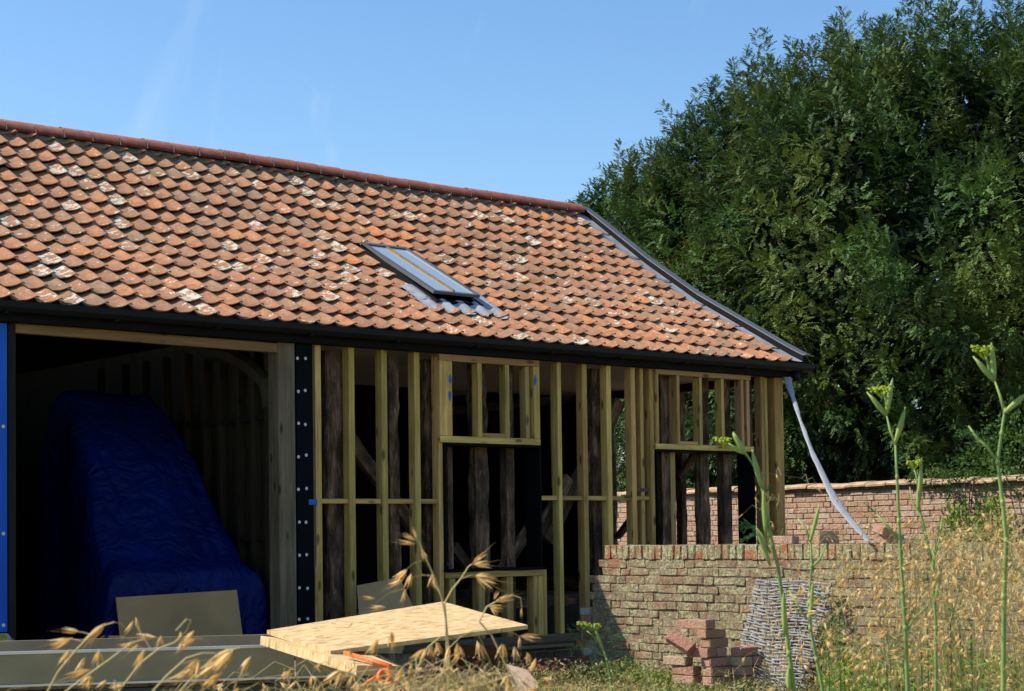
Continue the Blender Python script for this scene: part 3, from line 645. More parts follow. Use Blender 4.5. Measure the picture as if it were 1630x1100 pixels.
# ================================================================ GARDEN WALL (perpendicular to the barn, X = 1.7)
GX = 1.70; CH = .0680
random.seed(31)
gw = pbox('garden_wall', GX + .014, GX + .325, -9.0, -1.42, -.1, .98, MT['joint']); tag(gw, 'low lichen covered brick wall with ragged end running forward from the barn', 'wall')
pbox('wall_core', GX + .014, GX + .325, -9.0, -1.60, .98, 1.20, MT['joint'], gw); pbox('wall_core', GX + .014, GX + .325, -9.0, -1.74, 1.20, 1.385, MT['joint'], gw)
st = brick_variants(.217, .0615, .105, 'brick', MT['brick_wall'], 8, .009); hd = brick_variants(.105, .0615, .12, 'brick', MT['brick_wall'], 8, .009)
cpv = brick_variants(.066, .114, .335, 'coping_brick', MT['coping'], 8, .008); lw = brick_variants(.103, .0595, .12, 'brick', MT['brick_lime'])
bl = []; z = 1.385 - CH / 2; r = 0
while z > -.05:
    y0 = -1.66 if r == 0 else (-1.70 if r < 2 else (-1.53 - .05 * (r % 2) if r < 6 else -1.36 - .04 * (r % 2)))
    y = y0; k = r
    while y > -9.0:
        head = (k % 2 == 0) if r % 3 else (k % 5 == 0); l = .103 if head else .215
        bl.append((r, y - l / 2, z, head, y == y0)); y -= l + random.uniform(.004, .010); k += 1
    z -= CH; r += 1
vb = [b for b in bl if b[1] > -6.1 and b[2] > .3 and not b[4]]; vb.sort(key=lambda b: dist(GX, b[1], b[2])); ends = [b for b in bl if b[4]]
pick = set(id(b) for b in ends) | set(id(b) for b in [q for q in vb if q[2] > .45 and q[1] > -5.9][-300 + len(ends):])
low = MB()
for b in bl:
    r, y, z, head, end = b
    me, vs, fs = random.choice(hd if head else st)
    if end and z < .98: me, vs, fs = random.choice(lw)
    dx = random.uniform(-.004, .010)
    mt = Matrix.Translation((GX + (.06 if head else .0525) + dx, y, z + random.uniform(-.002, .002))) @ Matrix.Rotation(random.uniform(-.03, .03), 4, 'Z') @ Matrix.Rotation(random.uniform(-.012, .012), 4, 'X')
    if id(b) in pick: link('brick', me, gw, mw=mt)
    else: low.add([mt @ Vector(v) for v in vs], fs, random.random())
o = low.build('brick_field', MT['brick_wall_s'], gw); o['kind'] = 'stuff'
y = -1.735
while y > -9.0:
    me, vs, fs = random.choice(cpv); link('coping_brick', me, gw, mw=Matrix.Translation((GX + .168 + random.uniform(-.006, .006), y - .032, 1.443 + random.uniform(-.004, .003))) @ Matrix.Rotation(random.uniform(-.02, .02), 4, 'X') @ Matrix.Rotation(random.uniform(-.02, .02), 4, 'Z')); y -= .064 + random.uniform(.008, .013)
pbox('coping_bed', GX + .02, GX + .315, -9.0, -1.75, 1.386, 1.487, MT['joint'], gw)

# ================================================================ BACK WALL (X = 8)
BX = 9.6; random.seed(41)
bw = pbox('back_wall', BX + .012, BX + .33, -14, 8.5, -.1, 2.115, MT['joint_back']); tag(bw, 'tall sunlit old brick wall with rounded coping behind the barn', 'wall')
st = brick_variants(.215, .0615, .105, 'brick', MT['brick_back']); hd = brick_variants(.103, .0615, .12, 'brick', MT['brick_back']); bl = []; z = 2.08; r = 0
while z > -.05:
    y = 8.45 - (.06 if r % 2 else 0); k = r
    while y > -13.9:
        head = k % 2 == 0 if r % 2 else k % 4 == 0; l = .103 if head else .215; bl.append((r, y - l / 2, z, head)); y -= l + random.uniform(.008, .012); k += 1
    z -= .0715; r += 1
vb = [b for b in bl if -1.6 < b[1] < 3.7 and b[2] > 1.42]; vb.sort(key=lambda b: b[1]); pick = set(id(b) for b in vb[:298]); low = MB()
for b in bl:
    r, y, z, head = b; me, vs, fs = random.choice(hd if head else st)
    mt = Matrix.Translation((BX + (.06 if head else .0525) + random.uniform(-.005, .005), y, z)) @ Matrix.Rotation(random.uniform(-.02, .02), 4, 'Z')
    if id(b) in pick: link('brick', me, bw, mw=mt)
    elif z > .9 and -5 < y < 8.5: low.add([mt @ Vector(v) for v in vs], fs, random.random())
o = low.build('brick_field', MT['brick_back_s'], bw); o['kind'] = 'stuff'
pbox('oversail_course', BX - .01, BX + .35, -14, 8.5, 2.117, 2.155, MT['joint'], bw)
mb = MB(); prf = [(-.065, .0), (-.068, .028), (-.045, .052), (0.04, .075), (.17, .09), (.30, .075), (.385, .052), (.408, .028), (.405, .0)]; n = len(prf); L_ = .32
mb.add([(a, y, b) for y in (-L_ / 2 + .004, L_ / 2 - .004) for a, b in prf], [(i, i + 1, n + i + 1, n + i)[::-1] for i in range(n - 1)] + [tuple(range(n)), tuple(reversed(range(n, 2 * n))), (0, n, 2 * n - 1, n - 1)]); ctm = mb.mesh('coping_tile', MT['coping_tile'])
y = 8.3
while y > -13.8: link('coping_tile', ctm, bw, mw=Matrix.Translation((BX + random.uniform(-.012, .012), y, 2.150 + random.uniform(-.008, .012))) @ Matrix.Rotation(random.uniform(-.03, .03), 4, 'X') @ Matrix.Diagonal((1, 1, .8, 1))); y -= .32

# ================================================================ LOOSE BRICKS
lb = brick_variants(.208, .064, .10, 'loose_brick', MT['brick_loose'], 6, .003)
def loose(x, y, z, rz_, label, group, rx=0., ry=0.):
    me = random.choice(lb)[0]
    o = link('brick', me, None, mw=Matrix.Translation((x, y, z)) @ Matrix.Rotation(math.radians(rz_), 4, 'Z') @ Matrix.Rotation(math.radians(ry), 4, 'Y') @ Matrix.Rotation(math.radians(rx), 4, 'X'))
    return tag(o, label, 'brick', group)
random.seed(51); GP = 'loose bricks stacked in front of the garden wall'; XP = 1.0
HB = .0685; PX0, PY0, PZ0 = .95, -3.60, .928     # lower left front corner line of the stack, centre height of the top course
def stk(o, dx, dy, k, lab, rz_=0., rx=0., ry=0., dz=0.):
    """o = 'Y' (long side along the wall) or 'X'; corner offset dx,dy; k = course counted from the top"""
    cx_, cy_ = (.05, .104) if o == 'Y' else (.104, .05)
    loose(PX0 + dx + cx_, PY0 + dy + cy_, PZ0 - HB * k + dz, (0 if o == 'Y' else 90) + rz_, lab, GP, rx, ry)
stk('Y', 0, .0, 0, 'pale red brick lying across the very top of the brick stack, its left side sunlit', -2)
stk('X', .01, .215, 0, 'orange red brick at the left end of the top course of the stack', 4, dz=-.004)
stk('X', .0, .0, 1, 'dark red brick directly under the top brick, its shaded side turned right', -2)
stk('X', .015, -.012, 2, 'buff brick in the third course with its yellow end facing left', 3)
stk('Y', -.02, -.02, 3, 'bright red brick with white mortar specks below the tilted brick', 2)
stk('Y', .09, -.03, 3, 'shaded brown brick just right of the bright red one in the stack', -4)
stk('X', .20, -.14, 3, 'dark brick projecting at the right end of the stack beside the willow hurdle', 5)
stk('Y', -.05, .19, 4, 'reddish brick at the lower left foot of the stack half hidden by weeds', 8)
stk('X', .0, -.04, 4, 'greyish brick of the lowest clear course in the middle of the stack', -3)
stk('Y', .20, -.17, 4, 'brown brick beneath the projecting brick at the right of the stack', 2)
stk('Y', .31, -.16, 4, 'brick at the far right foot of the stack nearest the willow hurdle', 5)
for k_ in (5, 6):
    stk('Y', -.03, .12, k_, 'brick sunk in weeds at the left foot of the stack, %s course' % ('upper' if k_ == 5 else 'lowest'), 3)
    stk('X', .0, -.05, k_, 'brick sunk in weeds under the middle of the stack, %s course' % ('upper' if k_ == 5 else 'lowest'), -2)
    stk('Y', .21, -.17, k_, 'brick sunk in weeds at the right foot of the stack, %s course' % ('upper' if k_ == 5 else 'lowest'), 2)
q = onplane(1087, 1022, 0, .90); loose(q.x - .02, q.y, q.z, -8, 'pale yellow brick tilted against the left side of the stack', GP, 38, -38)
G2 = 'loose bricks lying on top of the garden wall'
q = onplane(1240, 866, 0, 1.75); loose(1.80, -3.62, 1.533, 8, 'loose brick lying flat on the wall top below the corner of the barn', G2)
loose(1.86, -3.98, 1.551, 84, 'dark brick standing on edge on the wall top between the tall green stems', G2, 0, 90)
loose(1.84, -4.58, 1.533, 14, 'lower of the two bricks holding down the plastic tube on the wall top', G2, 0, 0); loose(1.80, -4.56, 1.60, -32, 'upper brick tilted across the tube end on the wall top', G2, 8, 6)

# ================================================================ POLYTHENE DOWNPIPE SLEEVE
pts = [at(1253, 600, 18.8), at(1256, 612, 18.7), at(1262, 632, 18.4), at(1276, 675, 17.8), at(1293, 720, 17.0), at(1314, 765, 16.2), at(1328, 793, 15.6), at(1342, 814, 14.9), at(1363, 838, 13.7), at(1383, 862, 12.6)]
wd = [.085, .08, .050, .042, .070, .098, .112, .10, .072, .05]; twt = [0, .2, .6, 1.0, 1.3, 1.4, 1.3, 1.1, .9, .8]
mb = MB(); vs = []; K = 60
pa = np.array([tuple(p) for p in pts]); tt = np.linspace(0, len(pts) - 1, K)
def ci(a): return np.interp(tt, range(len(pts)), a)
cx, cy, cz_, ww, tw = ci(pa[:, 0]), ci(pa[:, 1]), ci(pa[:, 2]), ci(wd), ci(twt)
for i in range(K):
    side = CR * math.cos(tw[i] * .5) + Vector((CF.x, CF.y, 0)) * math.sin(tw[i] * .5); nrm = side.cross(Vector((.5, -.3, -.8))).normalized()
    for j in range(10):
        a = 2 * math.pi * j / 10; vs.append(Vector((cx[i], cy[i], cz_[i])) + side * math.cos(a) * ww[i] * .5 * (1 + .08 * mnoise.noise((i * .4, 0, 0))) + nrm * (math.sin(a) * .012 + .012 * mnoise.noise((i * .35, math.cos(a) * 1.5, 2))))
mb.add(vs, [(i * 10 + j, i * 10 + (j + 1) % 10, (i + 1) * 10 + (j + 1) % 10, (i + 1) * 10 + j) for i in range(K - 1) for j in range(10)])
tag(mb.build('plastic_sleeve', MT['poly'], smooth=True), 'twisted white polythene sleeve hanging from the gutter outlet down to the wall', 'plastic tube')
# crumpled polythene at the foot of the blue panel
mb = MB(); random.seed(8); vs = []
for j in range(9):
    for i in range(9): 
        u, v = i / 8, j / 8; vs.append((-2.84 + .17 * u * (1 - .3 * v), -.10 - .05 * mnoise.noise((u * 3, v * 3, 1)) , .66 + .25 * v - .12 * u * u * v + .02 * mnoise.noise((u * 4, v * 4, 5))))
mb.add(vs, [(j * 9 + i, j * 9 + i + 1, (j + 1) * 9 + i + 1, (j + 1) * 9 + i) for j in range(8) for i in range(8)]); tag(mb.build('polythene_scrap', MT['poly'], smooth=True), 'crumpled scrap of clear polythene at the foot of the bright blue panel', 'plastic sheet')

# ================================================================ VEHICLE UNDER BLUE TARPAULIN
def sec(Y, pl_, pr_, y_): return onplane(pl_, y_, 1, Y).x, onplane(pr_, y_, 1, Y).x
a0 = sec(.20, 167, 418, 900); a1 = sec(1.5, 108, 272, 640)
prof = [(.17, .30, 0), (.165, .6, 0), (.17, .95, 0), (.18, 1.22, 0), (.21, 1.36, 0), (.30, 1.41, .04), (.42, 1.47, .1), (.62, 1.73, .28), (.85, 2.05, .45), (1.1, 2.38, .65), (1.35, 2.68, .83), (1.5, 2.82, .95), (1.62, 2.90, 1), (1.75, 2.94, 1), (1.85, 2.94, 1), (1.95, 2.90, 1), (2.02, 2.7, 1), (2.04, 2.0, 1), (2.05, 1.2, 1), (2.05, .3, 1)]
pf = np.array(prof); tq = np.linspace(0, len(prof) - 1, 70); Yq = np.interp(tq, range(len(prof)), pf[:, 0]); Tq = np.interp(tq, range(len(prof)), pf[:, 1]); Bq = np.interp(tq, range(len(prof)), pf[:, 2])
mb = MB(); vs = []; NV = 48
for i in range(len(tq)):
    xl = a0[0] + (a1[0] - a0[0]) * Bq[i]; xr = a0[1] + (a1[1] - a0[1]) * Bq[i]; xr = min(xr, -.36); c_, hw = (xl + xr) / 2, (xr - xl) / 2; T = Tq[i]
    for j in range(NV + 1):
        a = math.pi * j / NV; ca, sa = math.cos(a), math.sin(a); e = .22
        X = -math.copysign(abs(ca) ** e, ca) * hw; Zr = abs(sa) ** e
        fl = 1 + .10 * (1 - Zr) * (T / 3) ; z = .27 + (T - .27) * Zr
        nx_ = mnoise.noise((X * 2.2, Yq[i] * 2.0, z * 2.0)); n2 = mnoise.noise((X * 7 + 3, Yq[i] * 6, z * 3.5))
        y_ = Yq[i] - (.05 * nx_ + .018 * n2 if i < 52 else 0) ; z_ = z + .022 * n2 * Zr - .03 * Zr * (1 - (2 * X / (2 * hw + 1e-6)) ** 2) * (1 if i > 6 else 0)
        if j == 0 or j == NV: z_ = .27
        vs.append((min(c_ + X * fl + .03 * nx_, -.335), y_, z_))
mb.add(vs, [(i * (NV + 1) + j, i * (NV + 1) + j + 1, (i + 1) * (NV + 1) + j + 1, (i + 1) * (NV + 1) + j) for i in range(len(tq) - 1) for j in range(NV)])
tag(mb.build('tarpaulin_covered_load', MT['tarp'], smooth=True), 'tall sloping bulky load in the open bay wholly draped in a dark blue tarpaulin', 'tarpaulin')
# board leaning against it
c4 = [onplane(185, 951, 1, .06), onplane(377, 939, 1, .06), onplane(388, 1026, 1, .03), onplane(193, 1030, 1, .03)]
d1 = (c4[3] - c4[0]); d2 = (c4[2] - c4[1]); b0 = c4[0] + d1 * (( .28 - c4[0].z) / d1.z); b1 = c4[1] + d2 * ((.28 - c4[1].z) / d2.z); b0.y -= .0; b1.y -= .0
mb = MB(); vs = [c4[0], c4[1], b1, b0]; vs += [v + Vector((0, .012, 0)) for v in vs]; mb.add(vs, [(3, 2, 1, 0), (4, 5, 6, 7), (0, 1, 5, 4), (1, 2, 6, 5), (2, 3, 7, 6), (3, 0, 4, 7)])
tag(mb.build('fibre_board', MT['card']), 'plain brown board leaning against the front of the blue tarpaulin', 'board')
# board offcut behind the studs
pts4 = [at(568, 932, 14.9), at(636, 919, 15.1), at(662, 975, 15.1), at(640, 1040, 14.8), at(576, 1040, 14.6)]
mb = MB(); vs = pts4 + [p + Vector((CF.x, CF.y, 0)) * .012 for p in pts4]; mb.add(vs, [(4, 3, 2, 1, 0), (5, 6, 7, 8, 9)] + [(i, (i + 1) % 5, 5 + (i + 1) % 5, 5 + i) for i in range(5)])
tag(mb.build('board_offcut', MT['card']), 'tan board offcut propped tilted in front of the bare studs', 'board')

# ================================================================ TRAILER
A = at(0, 1038, 8.2); zt = A.z; B = onplane(415, 1027, 2, zt); tdir = (B - A); tdir.z = 0; tdir.normalize(); tn = Vector((-tdir.y, tdir.x, 0))
if tn.dot(CF) < 0: tn = -tn
def rayplane(px, py, P0, N):
    d = CF + CR * ((px - CX) / FPX) - CU * ((py - CY) / FPX); return CAM + d * ((P0 - CAM).dot(N) / d.dot(N))
zl = rayplane(200, 1088, A, tn).z; e1 = (rayplane(568, 1060, A, tn) - A).dot(tdir); sm = (rayplane(470, 1060, A, tn) - A).dot(tdir)
tr_ = empty('trailer', (A.x, A.y, 0)); tag(tr_, 'low flatbed trailer with olive grey sideboards and pale metal edges in front of the bay', 'trailer')
def tbox(name, s0, s1, n0, n1, z0, z1, mat, parent=tr_):
    mb = MB(); vs = [A + tdir * s + tn * n + Vector((0, 0, z - A.z)) for z in (z0, z1) for n in (n0, n1) for s in (s0, s1)]
    mb.add(vs, [(0, 2, 3, 1), (4, 5, 7, 6), (0, 1, 5, 4), (2, 6, 7, 3), (0, 4, 6, 2), (1, 3, 7, 5)]); return mb.build(name, mat, parent)
sb = tbox('sideboard', -1.6, sm - .004, 0, .025, zl + .012, zt - .012, MT['galv']); sb2 = tbox('sideboard', sm + .004, e1, 0, .025, zl + .012, zt - .012, MT['galv'])
for (a, b) in ((-1.6, e1),): tbox('top_edge', a, b, -.006, .030, zt - .012, zt, MT['lip']); tbox('bottom_edge', a, b, -.010, .032, zl, zl + .010, MT['lip'])
tbox('sideboard', -1.6, e1, 1.30, 1.325, zl + .012, zt - .02, MT['galv']); tbox('headboard', -1.63, -1.602, 0, 1.32, zl, zt - .01, MT['galv']); tbox('tailboard', e1 + .002, e1 + .028, 0, 1.32, zl, zt - .03, MT['galv'])
tbox('bed', -1.6, e1, .034, 1.29, zl - .02, zl - .002, MT['grey_wood']); tbox('chassis_rail', -1.6, e1 - .05, .02, .08, zl - .14, zl - .025, MT['chassis']); tbox('chassis_rail', -1.6, e1 - .05, 1.20, 1.26, zl - .14, zl - .025, MT['chassis'])
for s in (-1.3, -.5, .3, 1.1): tbox('cross_member', s, s + .05, .085, 1.195, zl - .10, zl - .03, MT['chassis'])
for n_ in (-.02, 1.34):
    c_ = A + tdir * .1 + tn * n_; c_.z = .30; mb = MB(); mb.tube([c_ - tn * .08, c_ + tn * .08], .30, 24); wh = mb.build('wheel', MT['rubber'], tr_); mb = MB(); mb.tube([c_ - tn * .085, c_ + tn * .085], .16, 16); mb.build('rim', MT['lip'], wh)
p1 = A + tdir * .1 + tn * -.02; p2 = A + tdir * .1 + tn * 1.34; p1.z = p2.z = .30; mb = MB(); mb.tube([p1, p2], .03, 8); mb.build('axle', MT['chassis'], tr_)
for k_ in (-.02, 1.34): tbox('axle_bracket', .06, .14, .03 if k_ < 0 else 1.2, .07 if k_ < 0 else 1.24, .3, zl - .14, MT['chassis'])
tbox('drawbar', -2.9, -1.6, .62, .70, zl - .14, zl - .06, MT['chassis'])
# strand boards lying on the trailer
def para(qL, qN, qR, qP, ZN):
    dd = [np.array(CF + CR * ((x - CX) / FPX) - CU * ((y - CY) / FPX)) for x, y in (qL, qR, qP, qN)]
    s = np.linalg.solve(np.array([dd[0], dd[1], -dd[2]]).T, dd[3] * ZN); return [at(*qL, s[0]), at(*qN, ZN), at(*qR, s[1]), at(*qP, s[2])]
def sheet(name, cs, th, mat, lab, cat, grp=None):
    cs = [Vector(c) for c in cs]; nn = (cs[1] - cs[0]).cross(cs[2] - cs[1]).normalized()
    if nn.z > 0: nn = -nn
    ctr = sum(cs, Vector()) / 4; u = (cs[2] - cs[1]); 
    mb = MB(); vs = cs + [c + nn * th for c in cs]; mb.add(vs, [(0, 1, 2, 3), (7, 6, 5, 4), (1, 0, 4, 5), (2, 1, 5, 6), (3, 2, 6, 7), (0, 3, 7, 4)])
    x = u.normalized(); z = -nn; y = z.cross(x); mw = Matrix((x, y, z)).transposed().to_4x4(); mw.translation = ctr
    me = mb.mesh(name, mat, origin=(0, 0, 0)); me.transform(mw.inverted()); o = link(name, me, mw=mw); return tag(o, lab, cat, grp)
cs = [at(425, 1003, 8.0), at(526, 1036, 7.4), at(840, 995, 8.0), at(705, 957.5, 8.8)]
GO = 'boards lying across the end of the trailer'
sheet('strand_board', cs, .018, MT['osb'], 'large sunlit sheet of pale strand board lying topmost on the trailer end', 'board', GO)
cs2 = [at(415, 1012, 7.95), at(568, 1059, 7.05), at(634, 1060, 7.15), at(560, 1030, 7.8)]
cs2[0].z = cs2[0].z
sheet('strand_board', cs2, .040, MT['osb'], 'narrow thick strand board offcut poking out under the big sheet on the left', 'board', GO)
# orange handled tool
pA, pB = at(549, 1039, 7.25), at(621, 1061, 7.0); ot = empty('orange_tool', pA); tag(ot, 'orange tool with round grip and curved arm lying on the boards', 'tool')
mb = MB(); mb.tube([pA, pB], [.009, .011], 8); mb.build('shaft', MT['orange'], ot, smooth=True)
c0 = at(612, 1077, 6.95); mb = MB(); mb.tube([c0 + CR * .022 * math.cos(a) + CU * .022 * math.sin(a) + CF * .012 * math.sin(a) for a in np.linspace(0, 2 * math.pi, 17)], .011, 8); mb.build('ring_grip', MT['orange'], ot, smooth=True)
mb = MB(); mb.tube([at(600, 1078, 6.96), at(588, 1086, 6.95), at(575, 1096, 6.93), at(566, 1108, 6.92), at(560, 1122, 6.92)], [.011, .012, .013, .014, .014], 8); mb.build('arm', MT['orange'], ot, smooth=True)
mb = MB(); mb.tube([at(629, 1078, 6.98), at(642, 1086, 6.97), at(650, 1104, 6.96), at(646, 1125, 6.95)], .008, 8); mb.build('arm', MT['orange'], ot, smooth=True)
# trestle carrying the right end of the sheet
t0 = at(742, 1010, 8.4); te = empty('trestle', (t0.x, t0.y, 0)); tag(te, 'dark brown timber trestle under the right end of the strand board', 'trestle')
ctz = min(c.z for c in cs) - .03
q0 = Vector((t0.x, t0.y, ctz - .04)); beam('top_bar', q0 - CR * .12, q0 + CR * .20, .07, .05, MT['rust'], te, up=(0, 0, 1))
for k_, l_ in ((-.03, .0), (.13, .01)):
    for f_ in (-.16, .16): beam('leg', q0 + CR * k_ + Vector((0, 0, -.03)), Vector((q0.x, q0.y, 0)) + CR * (k_ + l_) + Vector((CF.x, CF.y, 0)) * f_ , .075, .05, MT['rust'], te, up=tuple(-CF))
pbox('side_panel', q0.x - .01, q0.x + .01, q0.y - .12, q0.y + .12, .3, ctz - .08, MT['rust'], te)
# pinkish slab
p5 = [at(805, 1057, 10.5), at(840, 1067, 10.4), at(857, 1089, 10.3), at(846, 1135, 10.2), at(828, 1135, 10.3)]
for p in p5[3:]: pass
mb = MB(); bk = Vector((CF.x, CF.y, 0)) * .035; vs = p5 + [p + bk for p in p5]; mb.add(vs, [(4, 3, 2, 1, 0), (5, 6, 7, 8, 9)] + [(i, (i + 1) % 5, 5 + (i + 1) % 5, 5 + i) for i in range(5)])
zlow = min(p.z for p in p5); po = pbox('prop_stake', p5[3].x - .05, p5[3].x - .02, p5[3].y - .0, p5[3].y + .03, 0, p5[3].z + .12, MT['grey_wood'])
sl_ = mb.build('slab', MT['pinkslab']); tag(sl_, 'broken pinkish grey slab propped upright below the boards', 'slab'); par(po, sl_)

# ================================================================ WILLOW HURDLE
hu = empty('willow_hurdle', (1.3, -4.0, .38)); tag(hu, 'silvered woven willow hurdle leaning against the garden wall', 'hurdle'); random.seed(61)
def hp(u, v):   # u along (0 left .. 1 right), v height 0..1
    x = 1.24 + .36 * v + .015 * math.sin(5 * u + 3 * v); y = -3.52 - .72 * u + .10 * (1 - v) * (u - .35) + .02 * math.sin(3 * v + 1) * (1 - u); z = .36 + .90 * v - .03 * u - .05 * (1 - v) * u + .012 * math.sin(7 * u + 4 * v)
    return Vector((x, y, z))
NS = 8
for k in range(NS):
    u = .03 + .94 * k / (NS - 1); mb = MB(); mb.tube([hp(u, v) + Vector((random.uniform(-.002, .002), 0, 0)) for v in (-.05, .25, .5, .75, 1.0)], .0055, 6); mb.build('stake', MT['hurdle'], hu)
NR = 54
for r in range(NR):
    v = .01 + .97 * r / (NR - 1); mb = MB(); pts = []
    u0, u1 = random.uniform(-.05, .01), random.uniform(.97, 1.06)
    for i in range(29):
        u = u0 + (u1 - u0) * i / 28; ph = (u - .03) / .94 * (NS - 1); off = .011 * math.cos(math.pi * (ph + r)); p = hp(u, v + .010 * math.sin(u * 5 + r)); pts.append(p + Vector((off, 0, 0)) + Vector((0, 0, random.uniform(-.0015, .0015))))
    mb.tube(pts, [random.uniform(.0055, .0082)] * 29, 5); mb.build('rod', MT['hurdle'], hu, smooth=True)

# ================================================================ YEW TREE
def twig_template(n, L_=1.0, wd_=.05, seed=0, droop=.35):
    r_ = np.random.default_rng(seed); V, F = [], []
    for i in range(n):
        t = (i + .5) / n * L_; side = 1 if i % 2 else -1; ln = (.34 * (1 - t * .6)) * r_.uniform(.7, 1.2); a = math.radians(r_.uniform(26, 50)) * side
        b = np.array([t, 0, -droop * t * t]); d = np.array([math.cos(a), math.sin(a), r_.uniform(-.35, .15)]); w_ = np.array([-math.sin(a) * side, math.cos(a) * side, 0]) * wd_
        k = len(V); V += [b - w_ * .5, b + d * ln * .5 + w_ * .9 + [0, 0, .02], b + d * ln, b + d * ln * .5 - w_ * .9]; F += [(k, k + 1, k + 2, k + 3)]
    k = len(V); e = np.array([L_, 0, -droop]); V += [e * [.6, 0, .36], e * [.8, 0, .6] + [0, wd_, 0], e * 1.12, e * [.8, 0, .6] - [0, wd_, 0]]; F += [(k, k + 1, k + 2, k + 3)]
    return np.array(V), np.array(F)
TW_ = [twig_template(9, 1, .085, s_, .25) for s_ in range(5)]
yc = at(1570, 850, 34.0); ycx, ycy = yc.x, yc.y
camd = np.array([CAM.x - ycx, CAM.y - ycy]); camd /= np.linalg.norm(camd)
yew = empty('yew_tree', (ycx, ycy, 0)); tag(yew, 'huge dark green yew tree filling the right side behind the walls', 'tree')
def dome_r(z): return 8.0 * math.sqrt(max(0, 1 - ((z - 4.0) / 6.75) ** 2)) if z > 4 else 8.0 - .05 * (4 - z)
def dome_sample(r_):
    th = math.atan2(camd[1], camd[0]) + r_.uniform(-1.9, 1.9); z = r_.uniform(.2, 10.5)
    return th, z
parts = []; rg = np.random.default_rng(3); npl = 0
pp, pd, psz, ptn = [], [], [], []
def plume(base, axis, ln, rad, dens, tone, droop_=-.12):
    axis = axis / np.linalg.norm(axis); n = int(dens); t = rg.uniform(0, 1, n) ** .85
    ph = rg.uniform(0, 2 * math.pi, n); o1 = np.cross(axis, [0.31, .2, .93]); o1 /= np.linalg.norm(o1); o2 = np.cross(axis, o1)
    rad_ = rad * (1 - t) ** .8
    outd = np.cos(ph)[:, None] * o1 + np.sin(ph)[:, None] * o2
    pos = base + axis * (t * ln)[:, None] + outd * (rad_ * rg.uniform(.1, .65, n))[:, None]
    d = outd * .9 + axis * (.55 + .6 * t)[:, None] + np.array([0, 0, droop_]) + rg.normal(0, .28, (n, 3))
    pp.append(pos); pd.append(d); psz.append((.12 + .17 * (rad_ / max(rad, .01))) * rg.uniform(.75, 1.2, n)); ptn.append(np.clip(tone + .25 * t + rg.normal(0, .1, n), 0, 1))  # tone rises along the plume: sunlit tips put into the colour
for i in range(700):
    th, z = dome_sample(rg); R = dome_r(z)
    if R < .3: continue
    R *= rg.uniform(.88, 1.0) * (1.02 + .17 * mnoise.noise((math.cos(th) * 2.6, math.sin(th) * 2.6, z * .5)))
    o = np.array([math.cos(th), math.sin(th), 0.]); el = max(0, (z - 4) / 6.9)
    ax = o * (1 - .8 * el ** 1.3) + np.array([0, 0, .35 + .9 * el]); ax += rg.normal(0, .15, 3)
    ln = rg.uniform(1.2, 2.3); base = np.array([ycx, ycy, 0]) + o * (R - ln * .62 * (1 - el * .6)) + np.array([0, 0, z - ln * .45 * (.3 + .7 * el)])
    plume(base, ax, ln, rg.uniform(.5, .85), 112, rg.uniform(.0, .6), -.35 if z < 6 else -.05)
# upright tips along the skyline (photo silhouette), each rising from the dome
for (px, py, Z_, ln) in ((928, 316, 32, .8), (938, 330, 31, 1.), (950, 300, 32, 1.), (970, 268, 32, 1.2), (985, 300, 31, 1.4), (1003, 238, 32.5, 1.3), (1030, 262, 32, 1.4), (1050, 235, 32.5, 1.3), (1075, 205, 33, 1.3), (1098, 165, 33, 1.5), (1130, 128, 33, 1.4), (940, 322, 33, 1.0), (962, 290, 33, 1.1), (988, 228, 33, 1.5), (1012, 245, 33, 1.1), (1040, 270, 33.3, 1.1), (1062, 222, 33, 1.3), (1085, 190, 33, 1.3), (1112, 135, 33, 1.7), (1140, 125, 33, 1.3), (1166, 96, 33.5, 1.7), (1190, 80, 33, 1.5), (1217, 46, 33, 2.0), (1240, 110, 33, 1.2), (1262, 85, 33.5, 1.4), (1290, 60, 33, 1.5), (1320, 48, 34, 1.5), (1345, 55, 33, 1.2), (1372, 28, 33, 1.7), (1400, 45, 34, 1.2), (1432, 14, 33, 1.8), (1467, 0, 33, 2.0), (1500, 10, 33, 1.5), (1530, 24, 34, 1.3), (1560, 15, 33, 1.7), (1585, 28, 33, 1.3), (1610, 26, 33.5, 1.5), (1640, 30, 33, 1.5)):
    tip = np.array(at(px, py, Z_)); lean = rg.normal(0, .10, 3); ax = np.array([lean[0] , lean[1], 1.]); plume(tip - ax / np.linalg.norm(ax) * ln, ax, ln, rg.uniform(.30, .42), 130, rg.uniform(.2, .5))
    plume(tip - ax / np.linalg.norm(ax) * ln * 1.5 + rg.normal(0, .25, 3), ax + rg.normal(0, .15, 3), ln * 1.1, .6, 110, rg.uniform(.2, .5))
    plume(tip - np.array([0, 0, ln * 1.9]) + rg.normal(0, .4, 3), ax + rg.normal(0, .2, 3), ln * 1.2, .75, 120, rg.uniform(.2, .5))
# boughs that hang forward in the lower part
for (px, py, Z_) in ((1290, 500, 27), (1180, 560, 28.5), (1345, 410, 26), (1230, 350, 27.5), (1420, 470, 26), (1490, 405, 26), (1560, 330, 26), (1380, 300, 27), (1100, 460, 29), (1500, 560, 26), (1140, 380, 29.5), (1330, 560, 27), (1590, 470, 26)):
    tip = np.array(at(px, py, Z_)); 
    for q_ in range(3): plume(tip + rg.normal(0, .35, 3), np.array([camd[0] * .6 + rg.normal(0, .4), camd[1] * .6 + rg.normal(0, .4), .25]), rg.uniform(.9, 1.4), rg.uniform(.5, .75), 60, rg.uniform(.5, .9))
